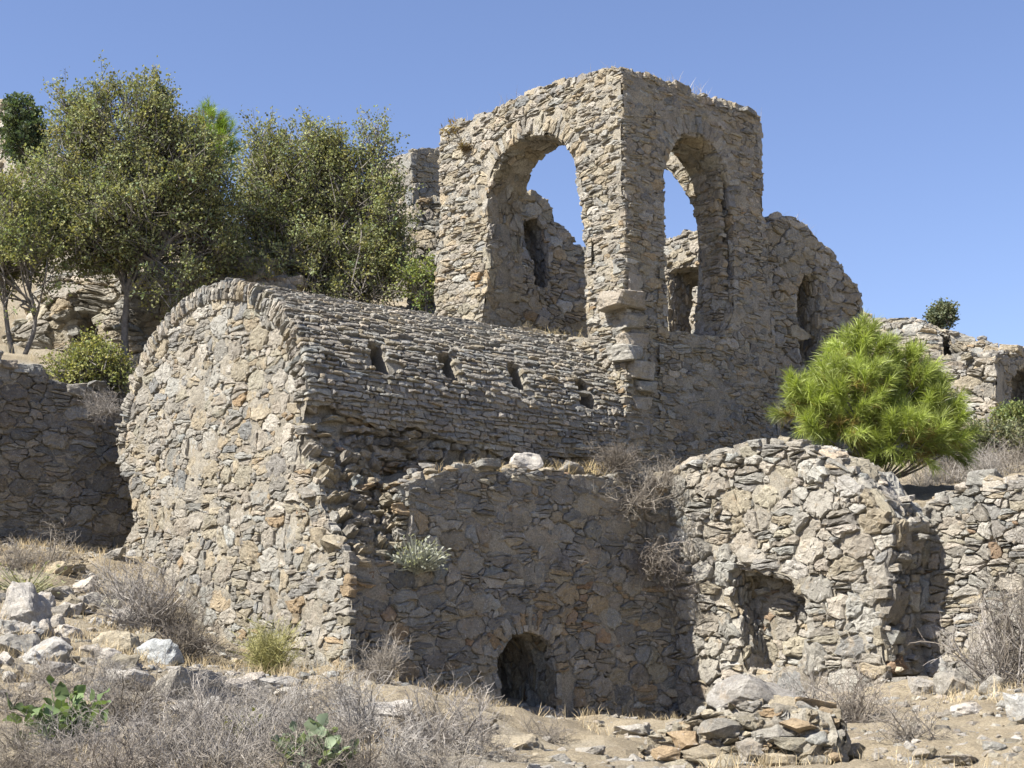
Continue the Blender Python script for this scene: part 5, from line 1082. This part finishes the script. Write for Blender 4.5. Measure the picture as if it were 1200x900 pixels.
leafy(ground_hit(368, 905), 90, 'blue-green broad-leaved plant at the bottom edge', (0.21, 0.255, 0.165), (0.07, 0.15), 0.36, 0.30, 0.8, 2)
leafy(ground_hit(30, 695), 160, 'pale green low herb patch above the angular boulder', (0.27, 0.27, 0.16), (0.03, 0.07), 0.3, 0.5, 0.4, 3)
leafy(ground_hit(285, 868), 60, 'small yellow-green herb among the grey brush', (0.24, 0.24, 0.07), (0.03, 0.06), 0.35, 0.2, 1.0, 4)
p = pQ(488, 668, QL + 0.02); leafy(aq(p[0], QL + 0.02, p[1]), 800, 'silvery grey-green cushion plant on the broken corner of the niche wall', (0.36, 0.37, 0.30), (0.03, 0.065), 0.28, 0.36, 0.8, 5)
p = pA(530, 158, AT); leafy(aq(AT + 0.15, p[0], p[1] - 0.05), 300, 'brown withered cushion plant on the tower top left corner', (0.32, 0.24, 0.11), (0.06, 0.14), 0.13, 0.3, 0.9, 6)
p = pA(549, 172, AT); leafy(aq(AT - 0.05, p[0], p[1] - 0.05), 160, 'dark withered tuft in a hole below the tower top left corner', (0.16, 0.12, 0.07), (0.05, 0.1), 0.15, 0.12, 0.4, 7)

# ------------------------------------------------------------------ ground cover
def tufts(name, pts, label, nb, hgt, seed, col, cat='grass'):
    rng = np.random.default_rng(seed); P = np.repeat(np.array(pts), nb, 0); n = len(P); P = P + np.c_[rng.normal(size=(n, 2)) * 0.05, np.zeros(n) - 0.01]
    d = unit(np.c_[rng.normal(size=(n, 2)) * 0.42, np.ones(n)]); L = rng.uniform(*hgt, n); b2 = d * 0.75 + np.c_[rng.normal(size=(n, 2)) * 0.35, np.zeros(n)]
    S = unit(np.cross(d, rng.normal(size=(n, 3)))) * 0.0028; m = P + d * (L * 0.55)[:, None]; t = m + b2 * (L * 0.45)[:, None]
    V = np.stack([P - S, P + S, m + S * 0.8, t, m - S * 0.8], 1).reshape(-1, 3); bb = np.arange(n)[:, None] * 5; c = np.repeat(np.array(col) * np.clip(1 + 0.22 * rng.normal(size=(n, 1)), 0.4, 1.6), 5, 0)
    o = link(name, mesh_arrays(name, V, bb + np.array([[0, 1, 2, 4]]), bb + np.array([[4, 2, 3]]), np.clip(c, 0.02, 0.7), 'straw')); tag(o, label, cat, kind='stuff')
rng = np.random.default_rng(77)
X = np.c_[rng.uniform(-8, 9, 6000), rng.uniform(9.5, 22, 6000)]; dn = vnoise(X, 0.55, 91, 2); ok = (dn > 0.02) & ~inpoly(X, backpoly) & (seg_dist(X, line) > 0.5); X = X[ok][:1500]
tufts('dry_grass', np.c_[X, terrain(X)], 'short straw-coloured dry grass over the slope', 11, (0.06, 0.24), 1, (0.46, 0.38, 0.24))
X = np.c_[rng.uniform(-12, 16, 5000), rng.uniform(20, 34, 5000)]; ok = inpoly(X, backpoly) & (seg_dist(X, line) > 0.4); X = X[ok][:1300]
tufts('dry_grass', np.c_[X, terrain(X)], 'dry grass on the upper terrace behind the walls', 9, (0.08, 0.3), 2, (0.40, 0.34, 0.20))
L_ = []
for i in range(46): px = rng.uniform(500, 720); Q = rng.uniform(0.1, 0.7); p = pQ(px, rng.uniform(546, 560), Q); L_.append(aq(p[0], Q, p[1] - 0.04))
for i in range(14): px = rng.uniform(415, 470); p = pQ(px, 655, 0.6); L_.append(aq(p[0], 0.6, p[1]))
tufts('ledge_grass', L_, 'straw-coloured grass growing along the ledge of the niche wall', 14, (0.1, 0.26), 3, (0.52, 0.42, 0.24))
L_ = []
for i in range(26): px = rng.uniform(525, 730); p = pA(px, np.interp(px, [517, 580, 665, 731], [152, 130, 96, 83]), AT + 0.3); L_.append(aq(AT + 0.3, p[0], p[1] - 0.1))
for i in range(22): px = rng.uniform(740, 885); p = pQ(px, np.interp(px, [731, 790, 888], [83, 99, 137]), -0.3); L_.append(aq(p[0], -0.3, p[1] - 0.1))
for i in range(12): px = rng.uniform(895, 960); p = pQ(px, np.interp(px, [895, 925, 960], [258, 259, 287]), -0.6); L_.append(aq(p[0], -0.6, p[1] - 0.1))
tufts('crest_weeds', L_, 'fine dry weed stalks along the tower and hall wall crests', 5, (0.12, 0.42), 4, (0.42, 0.36, 0.26), 'weeds')
L_ = []
for i in range(40): A = rng.uniform(1.0, 5); th_ = rng.uniform(1.7, 2.2); L_.append(aq(A, QC + HS * math.cos(th_), ZS + RISE * math.sin(th_)))
tufts('roof_grass', L_, 'tufts of straw grass along the vault ridge', 9, (0.08, 0.22), 5, (0.50, 0.42, 0.25))
# chippings
small = [make_rock(700 + i, 0.4, 0) for i in range(6)]
X = np.c_[rng.uniform(-8, 9, 19000), rng.uniform(9, 22, 19000)]; ok = (vnoise(X, 0.4, 95, 2) > -0.25) & ~inpoly(X, backpoly); X = X[ok][:11000]; Z = terrain(X); VV, TT, CC, o = [], [], [], 0
for (x, y), z in zip(X, Z):
    V, T = small[int(rng.integers(6))]; s_ = 0.02 + 0.13 * rng.random() ** 4; W = (V * np.array([1.3, 1, 0.7]) * s_) @ rot_z(rng.uniform(0, 6.3)).T + np.array([x, y, z + s_ * 0.02]); VV.append(W); TT.append(T + o); o += len(W); CC.append(np.tile(pick(rng, {'white': 2, 'pale': 3, 'beige': 2, 'grey': 1}), (len(W), 1)))
tag(link('gravel', mesh_arrays('gravel', np.vstack(VV), None, np.vstack(TT), np.vstack(CC), 'stone')), 'pale stone chippings strewn over the dry ground', 'gravel', kind='stuff')
